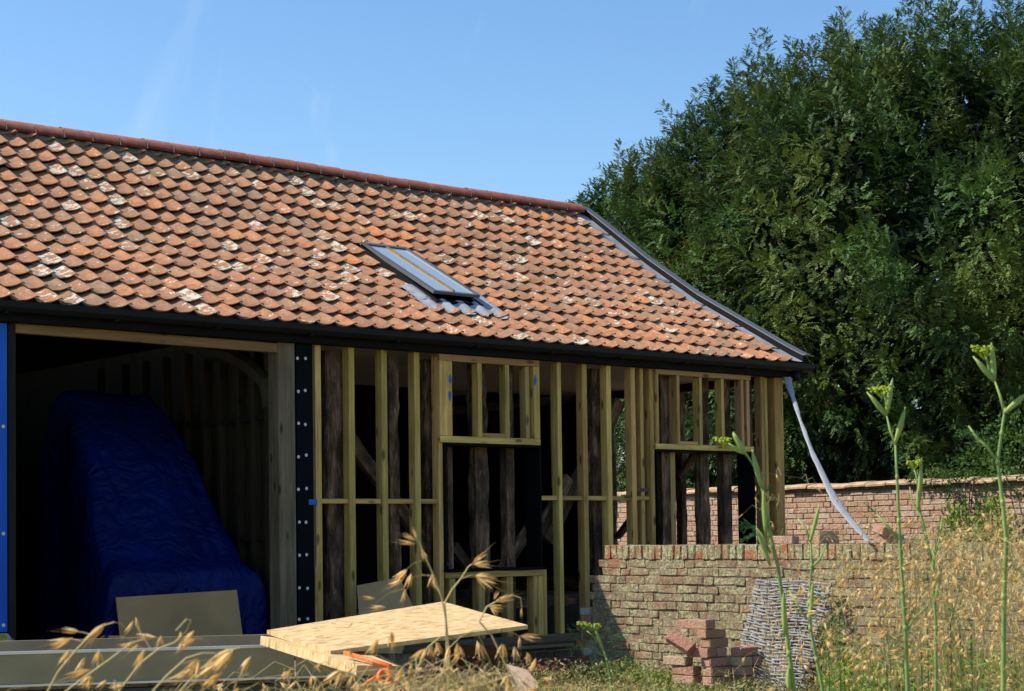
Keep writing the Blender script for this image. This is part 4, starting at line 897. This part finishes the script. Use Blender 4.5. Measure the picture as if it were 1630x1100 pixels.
# inner mass, toned darkest: shade inside the crown put into the colour
nin = 20000; th = rg.uniform(-math.pi, math.pi, nin); z = rg.uniform(.6, 10.0, nin); R = np.array([dome_r(q) for q in z]) * rg.uniform(.70, .92, nin)
pos = np.stack([ycx + np.cos(th) * R, ycy + np.sin(th) * R, z], 1)
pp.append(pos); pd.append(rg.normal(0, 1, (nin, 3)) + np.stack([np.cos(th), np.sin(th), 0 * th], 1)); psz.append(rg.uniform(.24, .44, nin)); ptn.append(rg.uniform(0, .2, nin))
pos = np.vstack(pp); dd = np.vstack(pd); sz = np.hstack(psz); tn_ = np.hstack(ptn)
keep = ((pos[:, 0] - 9.95 > 0) | (pos[:, 2] > 2.3)); pos, dd, sz, tn_ = pos[keep], dd[keep], sz[keep], tn_[keep]
Rm = rotmats(dd, rg.uniform(-.7, .7, len(pos))); idx = rg.integers(0, 5, len(pos)); pr_ = []
for k in range(5):
    m_ = idx == k; pr_.append(scatter(TW_[k][0], TW_[k][1], pos[m_], Rm[m_], sz[m_], tn_[m_], .06))
nb_ = 34000; th = rg.uniform(-math.pi, math.pi, nb_); z = rg.uniform(.5, 9.6, nb_); R = np.array([dome_r(q) for q in z]) * rg.uniform(.45, .84, nb_)
P2 = np.stack([ycx + np.cos(th) * R, ycy + np.sin(th) * R, z], 1); k2 = (P2[:, 0] > 10.1) | (P2[:, 2] > 2.4); P2 = P2[k2]; D2 = rg.normal(0, 1, (len(P2), 3)) + [0, 0, -.3]
LT0 = (np.array([[0, 0, 0], [.45, .24, .05], [1, 0, -.08], [.45, -.24, .05]]), np.array([[0, 1, 2, 3]]))
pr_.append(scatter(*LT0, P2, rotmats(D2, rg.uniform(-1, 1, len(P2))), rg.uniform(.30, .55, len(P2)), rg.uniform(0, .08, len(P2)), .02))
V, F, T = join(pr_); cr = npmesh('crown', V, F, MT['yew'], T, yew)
mb = MB(); mb.tube([(ycx, ycy, 0), (ycx + .1, ycy, 2), (ycx, ycy + .1, 5), (ycx, ycy, 8), (ycx, ycy, 10.5)], [.8, .6, .45, .25, .06], 12); mb.build('trunk', MT['bark'], yew, smooth=True)
random.seed(5)
for k in range(26):
    a = random.uniform(0, 2 * math.pi); z0 = random.uniform(1., 8.5); o = Vector((math.cos(a), math.sin(a), 0)); R = dome_r(z0 + 1) * .86
    mb = MB(); s0 = Vector((ycx, ycy, z0)); mb.tube([s0, s0 + o * R * .35 + Vector((0, 0, .7)), s0 + o * R * .7 + Vector((0, 0, 1.1)), s0 + o * R + Vector((0, 0, 1.8))], [.16, .11, .07, .02], 5); mb.build('limb', MT['bark'], yew, smooth=True)

# ================================================================ SHRUBS
LT = (np.array([[0, 0, 0], [.45, .24, .05], [1, 0, -.08], [.45, -.24, .05]]), np.array([[0, 1, 2, 3]]))
def bush(name, lab, cat, ctrs, n, size, mat, stems=True, clip=None):
    e = empty(name, (ctrs[0][0], ctrs[0][1], 0)); tag(e, lab, cat); r_ = np.random.default_rng(len(lab)); P_, D_ = [], []
    for (x, y, z, rx, ry, rz2) in ctrs:
        k = int(n * rx * rz2 / sum(c[3] * c[5] for c in ctrs)); v = r_.normal(0, 1, (k, 3)); v /= np.linalg.norm(v, axis=1, keepdims=True); rr = r_.uniform(.35, 1.05, k) ** .5
        bump_ = 1 + .22 * np.sin(v[:, 0] * 9 + x) * np.sin(v[:, 2] * 8 + z); q = v * (rr * bump_)[:, None] * np.array([rx, ry, rz2]) + np.array([x, y, z]); P_.append(q); D_.append(v + r_.normal(0, .6, (k, 3)) + [0, 0, .3])
    P_ = np.vstack(P_); D_ = np.vstack(D_)
    m_ = P_[:, 2] > .05
    if clip is not None: m_ &= clip(P_)
    P_, D_ = P_[m_], D_[m_]
    V, F, T = scatter(*LT, P_, rotmats(D_, r_.uniform(-1, 1, len(P_))), r_.uniform(.7, 1.3, len(P_)) * size, r_.uniform(0, 1, len(P_)), .1); npmesh('foliage', V, F, mat, T, e)
    random.seed(len(lab))
    for (x, y, z, rx, ry, rz2) in ctrs:
        for k in range(3):
            mb = MB(); mb.tube([(x + random.uniform(-.1, .1), y + random.uniform(-.1, .1), 0), (x + random.uniform(-.2, .2) * rx, y + random.uniform(-.2, .2) * ry, z * .6), (x + random.uniform(-.5, .5) * rx, y + random.uniform(-.5, .5) * ry, z + rz2 * .5)], [.02, .014, .006], 5); mb.build('stem', MT['bark'], e)
    return e
def pt(px, py, ax, v): q = onplane(px, py, ax, v); return q
b1 = at(1570, 700, 24.3); b2 = at(1610, 680, 24.0); b3 = at(1500, 735, 24.8)
bush('bramble', 'straggly leafy bramble bush growing up behind the right end of the back wall', 'shrub', [(b1.x + .6, b1.y, 2.5, .8, .7, .55), (b2.x + .5, b2.y, 2.7, .8, .7, .7), (b3.x + .6, b3.y, 2.3, .5, .5, .35)], 3000, .075, MT['leafdark'], clip=lambda P: (P[:, 0] > 10.0) | (P[:, 2] > 2.3))
q = pt(1548, 825, 0, 9.35); q2 = pt(1585, 815, 0, 9.35)
bush('young_shrub', 'bright green leafy shrub growing against the sunny face of the back wall', 'shrub', [(q.x - .05, q.y + .18, 1.45, .18, .22, .42), (q2.x - .05, q2.y, 1.5, .18, .26, .45), (q.x, q.y - .05, 1.2, .18, .4, .3)], 1700, .07, MT['leaf'], clip=lambda P: P[:, 0] < 9.58)
q = pt(1490, 758, 0, 9.6); bush('ivy', 'dry tangled ivy creeping over the coping of the back wall', 'climber', [(9.6, q.y, 2.22, .14, .5, .10), (9.53, q.y - .5, 2.08, .05, .35, .2), (9.53, q.y - 1.3, 2.15, .06, .5, .16)], 900, .05, MT['leafdark'], clip=lambda P: (P[:, 0] < 9.59) | (P[:, 2] > 2.24))
# green growth seen through the barn between back wall and yew
q = at(1010, 700, 31); bush('elder_bush', 'loose leafy bush seen through the studs of the barn behind the wall', 'shrub', [(q.x, q.y, 2.6, 1.4, 1.2, 1.6), (q.x + 1.6, q.y - 1.6, 2.8, 1.3, 1.2, 1.9)], 3800, .12, MT['leafdark'])

# ================================================================ GROUND COVER
def cover(name, n, xr, yr, hfun, size, mat, kindlab):
    r_ = np.random.default_rng(n); x = r_.uniform(*xr, n); y = r_.uniform(*yr, n); g = np.array([gz(a, b) for a, b in zip(x, y)]); h = np.array([hfun(a, b) for a, b in zip(x, y)]); z = g + h * r_.uniform(.15, 1, n)
    D_ = r_.normal(0, 1, (n, 3)) + [0, 0, .4]; m_ = h > .02; P_ = np.stack([x, y, z], 1)[m_]; D_ = D_[m_]
    V, F, T = scatter(*LT, P_, rotmats(D_, r_.uniform(-1, 1, len(P_))), r_.uniform(.6, 1.4, len(P_)) * size, r_.uniform(0, 1, len(P_)), .1); o = npmesh(name, V, F, mat, T); o['kind'] = 'stuff'; return o
nz_ = lambda x, y, s: mnoise.noise((x * s, y * s, 3.3))
cover('low_weeds', 9000, (-.6, 1.6), (-4.6, -1.7), lambda x, y: .13 + .10 * nz_(x, y, 2.5) + (.05 if y > -3 else 0), .030, MT['sedum'], '')
cover('rusty_weeds', 3600, (-1.6, .4), (-2.9, -1.3), lambda x, y: .12 + .22 * max(0, nz_(x, y, 1.8) + .45), .034, MT['brownleaf'], '')
cover('green_weeds', 6500, (.1, 1.65), (-6.8, -4.1), lambda x, y: (.30 + .38 * nz_(x, y, 1.6)) if y < -4.62 + .9 * (x - 1) else 0, .055, MT['leaf'], '')
cover('wall_foot_weeds', 700, (1.2, 1.66), (-3.4, -2.0), lambda x, y: .10 + .35 * max(0, nz_(x, y, 3.1)), .05, MT['leaf'], '')

# ================================================================ WILD OATS
def spik():
    mb = MB()
    for s_, L_ in ((1, 1.), (-1, .92)):
        a = .13 * s_; c, si = math.cos(a), math.sin(a)
        pts = [(0, 0, 0), (.35 * L_, .085, .03), (.35 * L_, -.02, .055), (.35 * L_, -.03 , -.03), (L_, .0, 0)]
        pts = [(x * c - y * s_ * si * 0 - 0, (y * s_) + x * si, z) for x, y, z in pts]
        mb.add(pts, [(0, 1, 2), (0, 2, 3), (1, 4, 2), (2, 4, 3), (0, 3, 1), (1, 3, 4)], .5 + .3 * s_)
    mb.add([(.3, 0, .01), (.34, .015, .01), (1.75, -.10, .04)], [(0, 1, 2)], .1)
    return mb
sp = spik(); spm = sp.mesh('spikelet', MT['oat']); SV = np.array(sp.v); 
SF3 = np.array([f for f in sp.f]); ST = np.array(sp.tone)
GOAT = 'dry wild oat stems in the foreground'
def spikelet(b, t, parent, tw=0.):
    d = t - b; L_ = d.length; x = d.normalized(); y = (CF.cross(x)).normalized(); y = (y * math.cos(tw) + x.cross(y) * math.sin(tw)); z = x.cross(y)
    m_ = Matrix((x * L_, y * L_, z * L_)).transposed().to_4x4(); m_.translation = b
    o = bpy.data.objects.new('spikelet', spm); C.objects.link(o); o.matrix_world = m_; par(o, parent); return o
def oat(stem, branches, sps, Z, label):
    """stem/branches: lists of pixels with slight depth drift"""
    mb = MB(); st_ = [at(x, y, Z) for x, y in stem]
    r0 = .0014 * Z / 3
    g0 = Vector((st_[0].x, st_[0].y, 0)) + Vector((random.uniform(-.05, .05), random.uniform(-.05, .05), 0))
    st_ = [g0, g0.lerp(st_[0], .6) + CR * random.uniform(-.02, .02)] + st_
    mb.tube(st_, [r0 * 1.5] * 2 + [r0 * (1.3 - .7 * i / len(stem)) for i in range(len(stem))], 4, .5)
    for b in branches: mb.tube([at(x, y, Z + .02 * i) for i, (x, y) in enumerate(b)], r0 * .55, 3, .6)
    root = mb.build('wild_oat', MT['oatstem'], origin=(g0.x, g0.y, 0)); tag(root, label, 'wild oat', GOAT)
    for (bx, by, tx, ty) in sps:
        n_ = 1 if random.random() < .4 else 2
        for k in range(n_):
            dz = random.uniform(-.03, .03); jx, jy = (0, 0) if k == 0 else (random.uniform(-7, 7), random.uniform(-4, 6))
            spikelet(at(bx, by, Z + dz), at(tx + jx, ty + jy, Z + dz + random.uniform(-.012, .012)), root, random.uniform(-1, 1))
    return root
random.seed(77)
def q5(l): return [(X / 3.235, 760 + Y / 3.235) for X, Y in l]
def s5(l): return [(a / 3.235, 760 + b / 3.235, c / 3.235, 760 + d / 3.235) for a, b, c, d in l]
def q8(l): return [(440 + X / 3.437, 780 + Y / 3.437) for X, Y in l]
def s8(l): return [(440 + a / 3.437, 780 + b / 3.437, 440 + c / 3.437, 780 + d / 3.437) for a, b, c, d in l]
oat(q5([(230, 1130), (300, 1000), (400, 880), (470, 810), (540, 760), (590, 745)]), [q5([(470, 810), (435, 800), (405, 795)]), q5([(435, 850), (400, 838), (370, 832)]), q5([(330, 960), (350, 905), (362, 885)]), q5([(590, 745), (620, 750), (650, 780)])],
    s5([(410, 795, 325, 780), (370, 830, 240, 855), (375, 825, 255, 880), (540, 752, 435, 860), (360, 885, 295, 960), (362, 885, 350, 955), (440, 925, 405, 1005), (545, 750, 455, 835)]), 2.9, 'leftmost tall oat stem arching right with pale husks over the left end of the trailer')
oat(q5([(300, 1130), (420, 1040), (560, 940), (680, 850), (740, 835)]), [q5([(500, 980), (510, 920), (512, 885)]), q5([(560, 820), (640, 820), (700, 850)]), q5([(640, 880), (720, 870), (750, 880)]), q5([(540, 815), (480, 850), (455, 880)])],
    s5([(512, 888, 497, 965), (514, 890, 535, 968), (750, 878, 690, 985), (745, 880, 715, 950), (700, 850, 620, 880), (720, 850, 650, 905), (470, 990, 350, 1025), (462, 1020, 425, 1095), (468, 1015, 450, 1100)]), 2.8, 'oat stem slanting up to the right across the trailer side, husks about midway along it')
oat(q5([(590, 1130), (720, 960), (820, 880), (900, 850), (960, 790), (985, 735), (960, 730), (905, 790)]), [q5([(780, 890), (700, 760), (700, 722)]), q5([(800, 880), (830, 840), (828, 815)]), q5([(985, 830), (1040, 830), (1080, 858)])],
    s5([(688, 738, 640, 810), (700, 720, 722, 795), (800, 820, 692, 815), (805, 820, 720, 832), (826, 818, 845, 872), (930, 790, 920, 845), (1000, 788, 935, 850), (1005, 828, 925, 860), (1008, 830, 930, 890), (940, 845, 915, 905), (830, 820, 800, 870)]), 2.85, 'oat stem with a narrow loop at its top just above the trailer edge')
oat(q5([(760, 1130), (860, 1020), (960, 930), (1040, 905), (1110, 905)]), [q5([(940, 960), (1000, 940), (1020, 935)]), q5([(830, 1060), (880, 1030), (960, 1020)])],
    s5([(1020, 938, 945, 1000), (1022, 940, 990, 1050), (1024, 940, 1010, 1030), (1000, 985, 865, 1065), (990, 985, 900, 1040), (550, 1042, 495, 1100), (590, 1038, 600, 1100), (640, 1070, 560, 1080)]), 2.7, 'oat stem with drooping bunch of husks low in front of the trailer board')
oat(q5([(900, 1130), (1000, 1020), (1100, 930), (1180, 890), (1240, 875)]), [q5([(1100, 930), (1130, 900), (1200, 882)]), q5([(1190, 1130), (1220, 1050), (1270, 960), (1290, 925)])],
    s5([(1210, 880, 1105, 935), (1205, 884, 1060, 990), (1190, 890, 1090, 1010), (1200, 900, 1130, 1000), (1170, 910, 1020, 1020), (1110, 960, 1000, 1060), (1292, 920, 1228, 1012), (1296, 922, 1255, 990), (1100, 1040, 1110, 1100), (1150, 1000, 1040, 1080)]), 2.75, 'densest oat head at the right end of the trailer sideboard')
oat(q5([(1330, 1150), (1350, 1100), (1372, 1075)]), [], s5([(1372, 1072, 1345, 1110), (1374, 1072, 1390, 1112), (1060, 1080, 1020, 1120), (1230, 1080, 1190, 1130)]), 2.7, 'short oat head at the bottom edge left of the orange tool')
oat(q8([(945, 1150), (935, 950), (925, 700), (905, 590), (870, 490), (830, 400), (785, 290), (765, 262)]), [q8([(800, 385), (750, 400), (705, 440)]), q8([(850, 470), (800, 465), (740, 480)]), q8([(700, 540), (620, 560), (540, 620)]), q8([(905, 590), (850, 480), (852, 462)]), q8([(765, 400), (785, 440), (800, 470)])],
    s8([(765, 272, 738, 198), (762, 276, 690, 236), (760, 296, 682, 285), (795, 330, 832, 375), (790, 325, 815, 360), (710, 432, 632, 492), (715, 435, 660, 520), (700, 445, 640, 480), (738, 455, 728, 540), (690, 490, 608, 530), (706, 540, 688, 620), (852, 465, 835, 540), (855, 465, 872, 545), (540, 595, 465, 590), (600, 640, 510, 640), (935, 900, 920, 1000), (945, 850, 925, 960)]), 3.4, 'tallest oat stem standing up in front of the strand board and the window opening')
oat(q8([(950, 1160), (945, 900), (920, 620), (960, 545), (1010, 485), (1050, 420), (1072, 404)]), [q8([(1015, 485), (1060, 466), (1090, 466)]), q8([(940, 870), (1010, 800), (1060, 775), (1110, 800), (1180, 960)]), q8([(1060, 775), (1200, 760), (1290, 780), (1330, 800)])],
    s8([(1072, 402, 1150, 338), (1075, 406, 1168, 396), (1090, 465, 1170, 452), (1088, 468, 1205, 500), (1090, 472, 1160, 545), (1095, 468, 1190, 530), (1098, 820, 1095, 910), (1105, 830, 1150, 925), (1235, 840, 1205, 935), (1240, 842, 1255, 930), (1300, 855, 1330, 935), (1370, 890, 1382, 965), (1372, 888, 1400, 950), (1330, 800, 1330, 872), (1330, 798, 1455, 800), (1335, 800, 1420, 822)]), 3.45, 'forked oat stem leaning right with two upright husks over the window opening')
oat(q8([(1380, 1200), (1280, 1010), (1180, 800), (1110, 720), (1150, 640), (1220, 600), (1290, 575), (1335, 590), (1342, 640)]), [q8([(1160, 640), (1200, 630), (1230, 640)])],
    s8([(1195, 612, 1285, 574), (1190, 600, 1215, 560), (1165, 635, 1245, 640), (1168, 640, 1215, 690), (1342, 640, 1340, 700), (1180, 650, 1240, 665)]), 3.6, 'oat stem curling over at its tip beside the lower right corner of the window opening')
oat(q8([(1020, 1150), (1080, 1050), (1180, 1005), (1260, 1010), (1290, 1040), (1300, 1060)]), [], s8([(1262, 1010, 1250, 1090), (1265, 1010, 1275, 1100), (1420, 920, 1400, 1000), (1410, 940, 1390, 1010)]), 3.3, 'oat stem bending low to the right in front of the trestle')
oat(q8([(700, 1180), (740, 1060), (780, 960), (830, 860), (900, 800)]), [q8([(780, 960), (720, 950), (680, 970)]), q8([(830, 860), (860, 830), (885, 835)])],
    s8([(820, 865, 735, 935), (815, 870, 790, 945), (890, 835, 860, 920), (870, 830, 905, 900), (850, 840, 830, 920), (990, 835, 985, 940), (1000, 850, 1030, 920), (1010, 880, 960, 960), (560, 820, 515, 900), (550, 815, 540, 905), (630, 770, 622, 870), (640, 775, 640, 880), (400, 870, 395, 925), (420, 720, 380, 760), (250, 945, 210, 985), (700, 1010, 640, 1060)]), 3.2, 'oat stem with husks hanging in the dark gap under the strand board')
oat(q8([(620, 1200), (560, 1100), (480, 1040), (400, 1000), (340, 990)]), [], s8([(350, 985, 270, 1040), (355, 990, 320, 1070), (420, 1010, 380, 1090), (450, 1040, 400, 1110), (330, 1000, 260, 1060), (500, 1040, 470, 1110)]), 3.0, 'oat stem bowing left beneath the thick board offcut')
# random stems joined into stuff
def oat_mass(name, specs, seed):
    random.seed(seed); r_ = np.random.default_rng(seed); mb = MB(); Pb, Dv, Ls = [], [], []
    for (px, py, Z, ns, ln) in specs:
        top = at(px, py, Z); g = Vector((top.x + random.uniform(-.25, .25), top.y + random.uniform(-.25, .25), 0)); lean = Vector((random.uniform(-.16, .16), random.uniform(-.16, .16), 0))
        mid = g.lerp(top, .6) - lean * .5; pth = [g, g.lerp(mid, .5), mid, mid.lerp(top, .6) + lean * .1, top, top + lean * .9 + Vector((0, 0, -.02)), top + lean * 1.4 + Vector((0, 0, -.08))]
        mb.tube(pth, [.0018, .0016, .0013, .001, .0008, .0006, .0005], 3, random.random())
        for k in range(ns):
            t = random.uniform(2.2, 6); i = int(min(t, 5.99)); a = pth[i].lerp(pth[min(i + 1, 6)], t - i); o = Vector((random.gauss(0, 1), random.gauss(0, 1), random.uniform(-.2, .6))).normalized() * random.uniform(.03, .12)
            b = a + o; b.z -= .02; mb.tube([a, a + o * .6 + Vector((0, 0, .015)), b], .0006, 3, .5, cap=False)
            Pb.append(tuple(b)); Dv.append((random.gauss(0, .5) + o.x * 4, random.gauss(0, .5) + o.y * 4, random.uniform(-1.5, .1))); Ls.append(ln * random.uniform(.75, 1.35))
    s_ = mb.build(name + '_stems', MT['oatstem']); s_['kind'] = 'stuff'
    V, F, T = scatter(SV, SF3, np.array(Pb), rotmats(np.array(Dv), r_.uniform(-3, 3, len(Pb))), np.array(Ls), r_.uniform(.1, .9, len(Pb)), .12); o = npmesh(name + '_husks', V, F, MT['oat'], T); o['kind'] = 'stuff'
random.seed(9); sp_ = []
for i in range(100):
    px = 1290 + 380 * random.random() ** .75; f = (px - 1290) / 380; Z = random.uniform(4.2, 7.5); top = 985 - 150 * f + random.uniform(-55, 95); sp_.append((px, top, Z, random.randint(8, 14), .034))
for i in range(46): px = random.uniform(1395, 1670); sp_.append((px, random.uniform(820, 960), random.uniform(4.6, 8), random.randint(8, 14), .038))
for i in range(14): sp_.append((random.uniform(1240, 1420), random.uniform(800, 930), random.uniform(6, 9), random.randint(6, 12), .038))
sp_ += [(1212, 752, 6.2, 9, .03), (1222, 790, 6.2, 9, .03), (1250, 830, 6.5, 8, .03)]
oat_mass('dry_oats_right', sp_, 4)
sp_ = [(random.uniform(430, 900), random.uniform(1070, 1125), random.uniform(3.2, 4.6), random.randint(7, 12), .034) for i in range(40)] + [(random.uniform(40, 430), random.uniform(1075, 1120), random.uniform(2.6, 3.6), random.randint(4, 7), .024) for i in range(5)]
sp_ += [(random.uniform(590, 790), random.uniform(1062, 1105), random.uniform(2.8, 3.8), random.randint(8, 13), .032) for i in range(30)]
oat_mass('dry_oats_front', sp_, 6)
sp_ = [(random.uniform(900, 1290), random.uniform(1065, 1115), random.uniform(6, 10), random.randint(5, 9), .025) for i in range(26)]
oat_mass('dry_oats_middle', sp_, 8)

# ================================================================ FENNEL
def feather(mb, p, d, ln, n, r=.0009):
    d = d.normalized(); s = d.orthogonal().normalized()
    for i in range(n):
        a = p + d * ln * i / n; w_ = ln * .5 * (1 - i / n * .6)
        for sg in (-1, 1):
            q = a + (s * sg + d * .6 + Vector((random.gauss(0, .35), random.gauss(0, .35), random.gauss(0, .35)))) * w_ * .7; mb.tube([a, q], [r, r * .5], 3, random.random(), cap=False)
            for k in range(3): h_ = a.lerp(q, .35 + .2 * k); mb.tube([h_, h_ + (d + Vector((random.gauss(0, .6), random.gauss(0, .6), random.gauss(0, .6)))) * w_ * .28], [r * .8, r * .4], 3, random.random(), cap=False)
    mb.tube([p, p + d * ln], [r * 1.3, r * .6], 3, .5, cap=False)
def fennel(stem, rad, branches, umbels, sheaths, feathers, Z, label):
    P_ = [at(x, y, Z) for x, y in stem]; g = Vector((P_[0].x + random.uniform(-.04, .04), P_[0].y, gz(P_[0].x, P_[0].y))); root = empty('fennel_plant', g); tag(root, label, 'fennel', 'green fennel plants in the foreground')
    mb = MB(); n = len(P_); pts = [g, g.lerp(P_[0], .5)] + P_; rr = [rad * 1.15] * 2 + [rad * (1.0 - .55 * i / max(1, n - 1)) for i in range(n)]; mb.tube(pts, rr, 8, .3)
    for i_, q_ in enumerate(P_[1:], 1): dv = (P_[min(i_ + 1, n - 1)] - P_[i_ - 1]).normalized(); mb.tube([q_ - dv * .009, q_, q_ + dv * .009], [rr[i_ + 2] * .95, rr[i_ + 2] * 1.32, rr[i_ + 2] * .95], 8, 1.)
    mb.build('stem', MT['fennel'], root, smooth=True)
    for b in branches:
        mb = MB(); Q = [at(x, y, Z + .015 * i) for i, (x, y) in enumerate(b)]; mb.tube(Q, [rad * .62] + [rad * .55] * (len(Q) - 2) + [rad * .3], 6, .7); mb.build('branch', MT['fennel'], root, smooth=True)
    for (x0, y0, x1, y1) in sheaths:
        mb = MB(); a, b = at(x0, y0, Z - .004), at(x1, y1, Z - .004); mb.tube([a, a.lerp(b, .2), a.lerp(b, .5), a.lerp(b, .8), b], [rad * .5, rad * .95, rad * 1.15, rad * .8, rad * .15], 8, 1.); mb.build('leaf_sheath', MT['fennel'], root, smooth=True)
    for (x, y, s) in umbels:
        mb = MB(); c = at(x, y, Z); base = c - CU * s * .9
        for k in range(16):
            o = (CR * random.uniform(-1, 1) + CF * random.uniform(-1, 1)) * s; tp = c + o + CU * random.uniform(-.1, .35) * s; mb.tube([base, tp], [.0009, .0007], 3, .3, cap=False)
            for m_ in range(4): u = tp + Vector((random.gauss(0, 1), random.gauss(0, 1), random.gauss(0, .6))) * s * .14; mb.box(u.x - s * .09, u.x + s * .09, u.y - s * .09, u.y + s * .09, u.z - s * .06, u.z + s * .07, random.random())
        mb.build('umbel', MT['fbloom'], root)
    for (x, y, dx, dy, ln) in feathers:
        mb = MB(); feather(mb, at(x, y, Z), CR * dx - CU * dy + CF * random.uniform(-.4, .4), ln, 6); mb.build('feathery_leaf', MT['fleaf'], root)
    return root
random.seed(13)
fennel([(1597, 1100), (1598, 950), (1602, 860), (1596, 800), (1588, 735), (1594, 690), (1599, 655)], .0066, [[(1599, 657), (1592, 630), (1583, 605)], [(1583, 607), (1579, 575), (1578, 548)], [(1583, 607), (1567, 590), (1549, 567)], [(1599, 657), (1615, 643), (1636, 624)], [(1588, 735), (1570, 710), (1553, 695), (1542, 678)], [(1578, 600), (1572, 575), (1566, 560)]],
       [(1566, 558, .026)], [(1583, 605, 1578, 545), (1583, 607, 1552, 570), (1599, 657, 1634, 626)], [(1560, 700, -.6, -.4, .05), (1548, 688, -.8, .2, .05), (1600, 900, .6, .3, .06)], 4.4, 'tallest fennel stem near the right edge, forking high against the dark tree')
fennel([(1445, 1100), (1441, 1000), (1437, 940), (1431, 830), (1428, 760), (1425, 704)], .0062, [[(1425, 706), (1417, 685), (1411, 660)], [(1411, 662), (1395, 643), (1380, 624)], [(1411, 662), (1411, 640), (1406, 622)], [(1411, 660), (1417, 635), (1421, 607)], [(1425, 706), (1436, 680), (1441, 648)], [(1431, 858), (1410, 835), (1393, 815)], [(1443, 1005), (1455, 985), (1480, 962)]],
       [(1403, 620, .026)], [(1411, 660, 1421, 602), (1411, 662, 1384, 628), (1425, 705, 1441, 650)], [(1428, 735, .6, -.6, .04), (1395, 818, -.6, -.5, .05), (1440, 1010, -.7, .3, .07)], 4.6, 'fennel stem with a yellow green umbel on its left fork, second from the right')
fennel([(1490, 1100), (1490, 1000), (1484, 900), (1474, 850), (1464, 810), (1462, 780)], .0050, [[(1462, 780), (1458, 755), (1452, 738)], [(1464, 800), (1468, 765), (1466, 732)], [(1474, 860), (1465, 820), (1452, 800), (1448, 775)], [(1484, 900), (1495, 860), (1500, 820)]],
       [(1453, 737, .024)], [(1462, 800, 1467, 728), (1462, 812, 1461, 775), (1484, 920, 1489, 860), (1488, 960, 1500, 900)], [(1484, 930, -.6, -.5, .06), (1488, 980, .7, -.2, .07), (1470, 860, -.7, 0, .05)], 4.9, 'shorter fennel with crowded forked shoots rising just above the back wall coping')
fennel([(1266, 1110), (1256, 1040), (1249, 980), (1238, 900), (1226, 850), (1219, 810), (1212, 770), (1200, 740), (1187, 722)], .0060, [[(1187, 722), (1175, 716), (1160, 706)], [(1187, 722), (1178, 704), (1167, 688)], [(1212, 775), (1207, 745), (1197, 715)], [(1226, 880), (1212, 850), (1203, 840)]],
       [(1156, 703, .024)], [(1187, 722, 1166, 690), (1187, 722, 1158, 708), (1211, 775, 1197, 716), (1219, 850, 1215, 778), (1226, 900, 1204, 840), (1249, 1010, 1247, 940), (1256, 1100, 1255, 1062)], [(1205, 840, -.8, 0, .06), (1206, 850, -.8, .3, .05), (1219, 782, .5, -.4, .03)], 4.5, 'fennel leaning left across the front of the barn corner with a small nodding umbel')
fennel([(1312, 1110), (1300, 1050), (1290, 1000), (1288, 960), (1292, 900), (1290, 860)], .0052, [[(1290, 862), (1282, 840), (1270, 825)], [(1290, 862), (1296, 830), (1305, 800)], [(1292, 905), (1305, 890), (1315, 868)], [(1284, 985), (1268, 960), (1256, 940)]],
       [], [(1290, 862, 1305, 802), (1290, 985, 1294, 925)], [(1305, 1010, .5, -.6, .08), (1310, 1000, .8, -.1, .08), (1292, 950, .8, .1, .05)], 4.7, 'slender forked fennel shoot in front of the right edge of the willow hurdle')
fennel([(975, 1110), (972, 1080), (966, 1050), (957, 1025), (948, 1003)], .0085, [[(948, 1005), (940, 1000), (930, 993)], [(948, 1003), (946, 998), (946, 992)], [(957, 1026), (943, 1012), (934, 1004)]],
       [(947, 996, .030), (928, 994, .030)], [(960, 1035, 947, 1000)], [(960, 1040, 1, .2, .20), (948, 1012, -.9, .5, .18), (966, 1060, -1, .1, .2), (950, 1020, 1, -.3, .2), (960, 1045, -.8, -.3, .18), (972, 1075, 1, 0, .2), (945, 1005, -.9, -.1, .16)], 9.5, 'small fennel with a bright yellow umbel at the foot of the garden wall')
# feathery undergrowth among the oats
mb = MB()
for i in range(26):
    px, py, Z = random.uniform(1310, 1560), random.uniform(985, 1095), random.uniform(5, 8); p = at(px, py, Z); feather(mb, p, Vector((random.gauss(0, .7), random.gauss(0, .7), 1)), random.uniform(.08, .16), 6, .0010); mb.tube([(p.x, p.y, gz(p.x, p.y)), p], .002, 3, .5)
o = mb.build('fennel_undergrowth', MT['fleaf']); o['kind'] = 'stuff'
print('tris', sum(len(o.data.loop_triangles) or sum(len(p.vertices) - 2 for p in o.data.polygons) if False else len(o.data.polygons) for o in S.objects if o.type == 'MESH'))
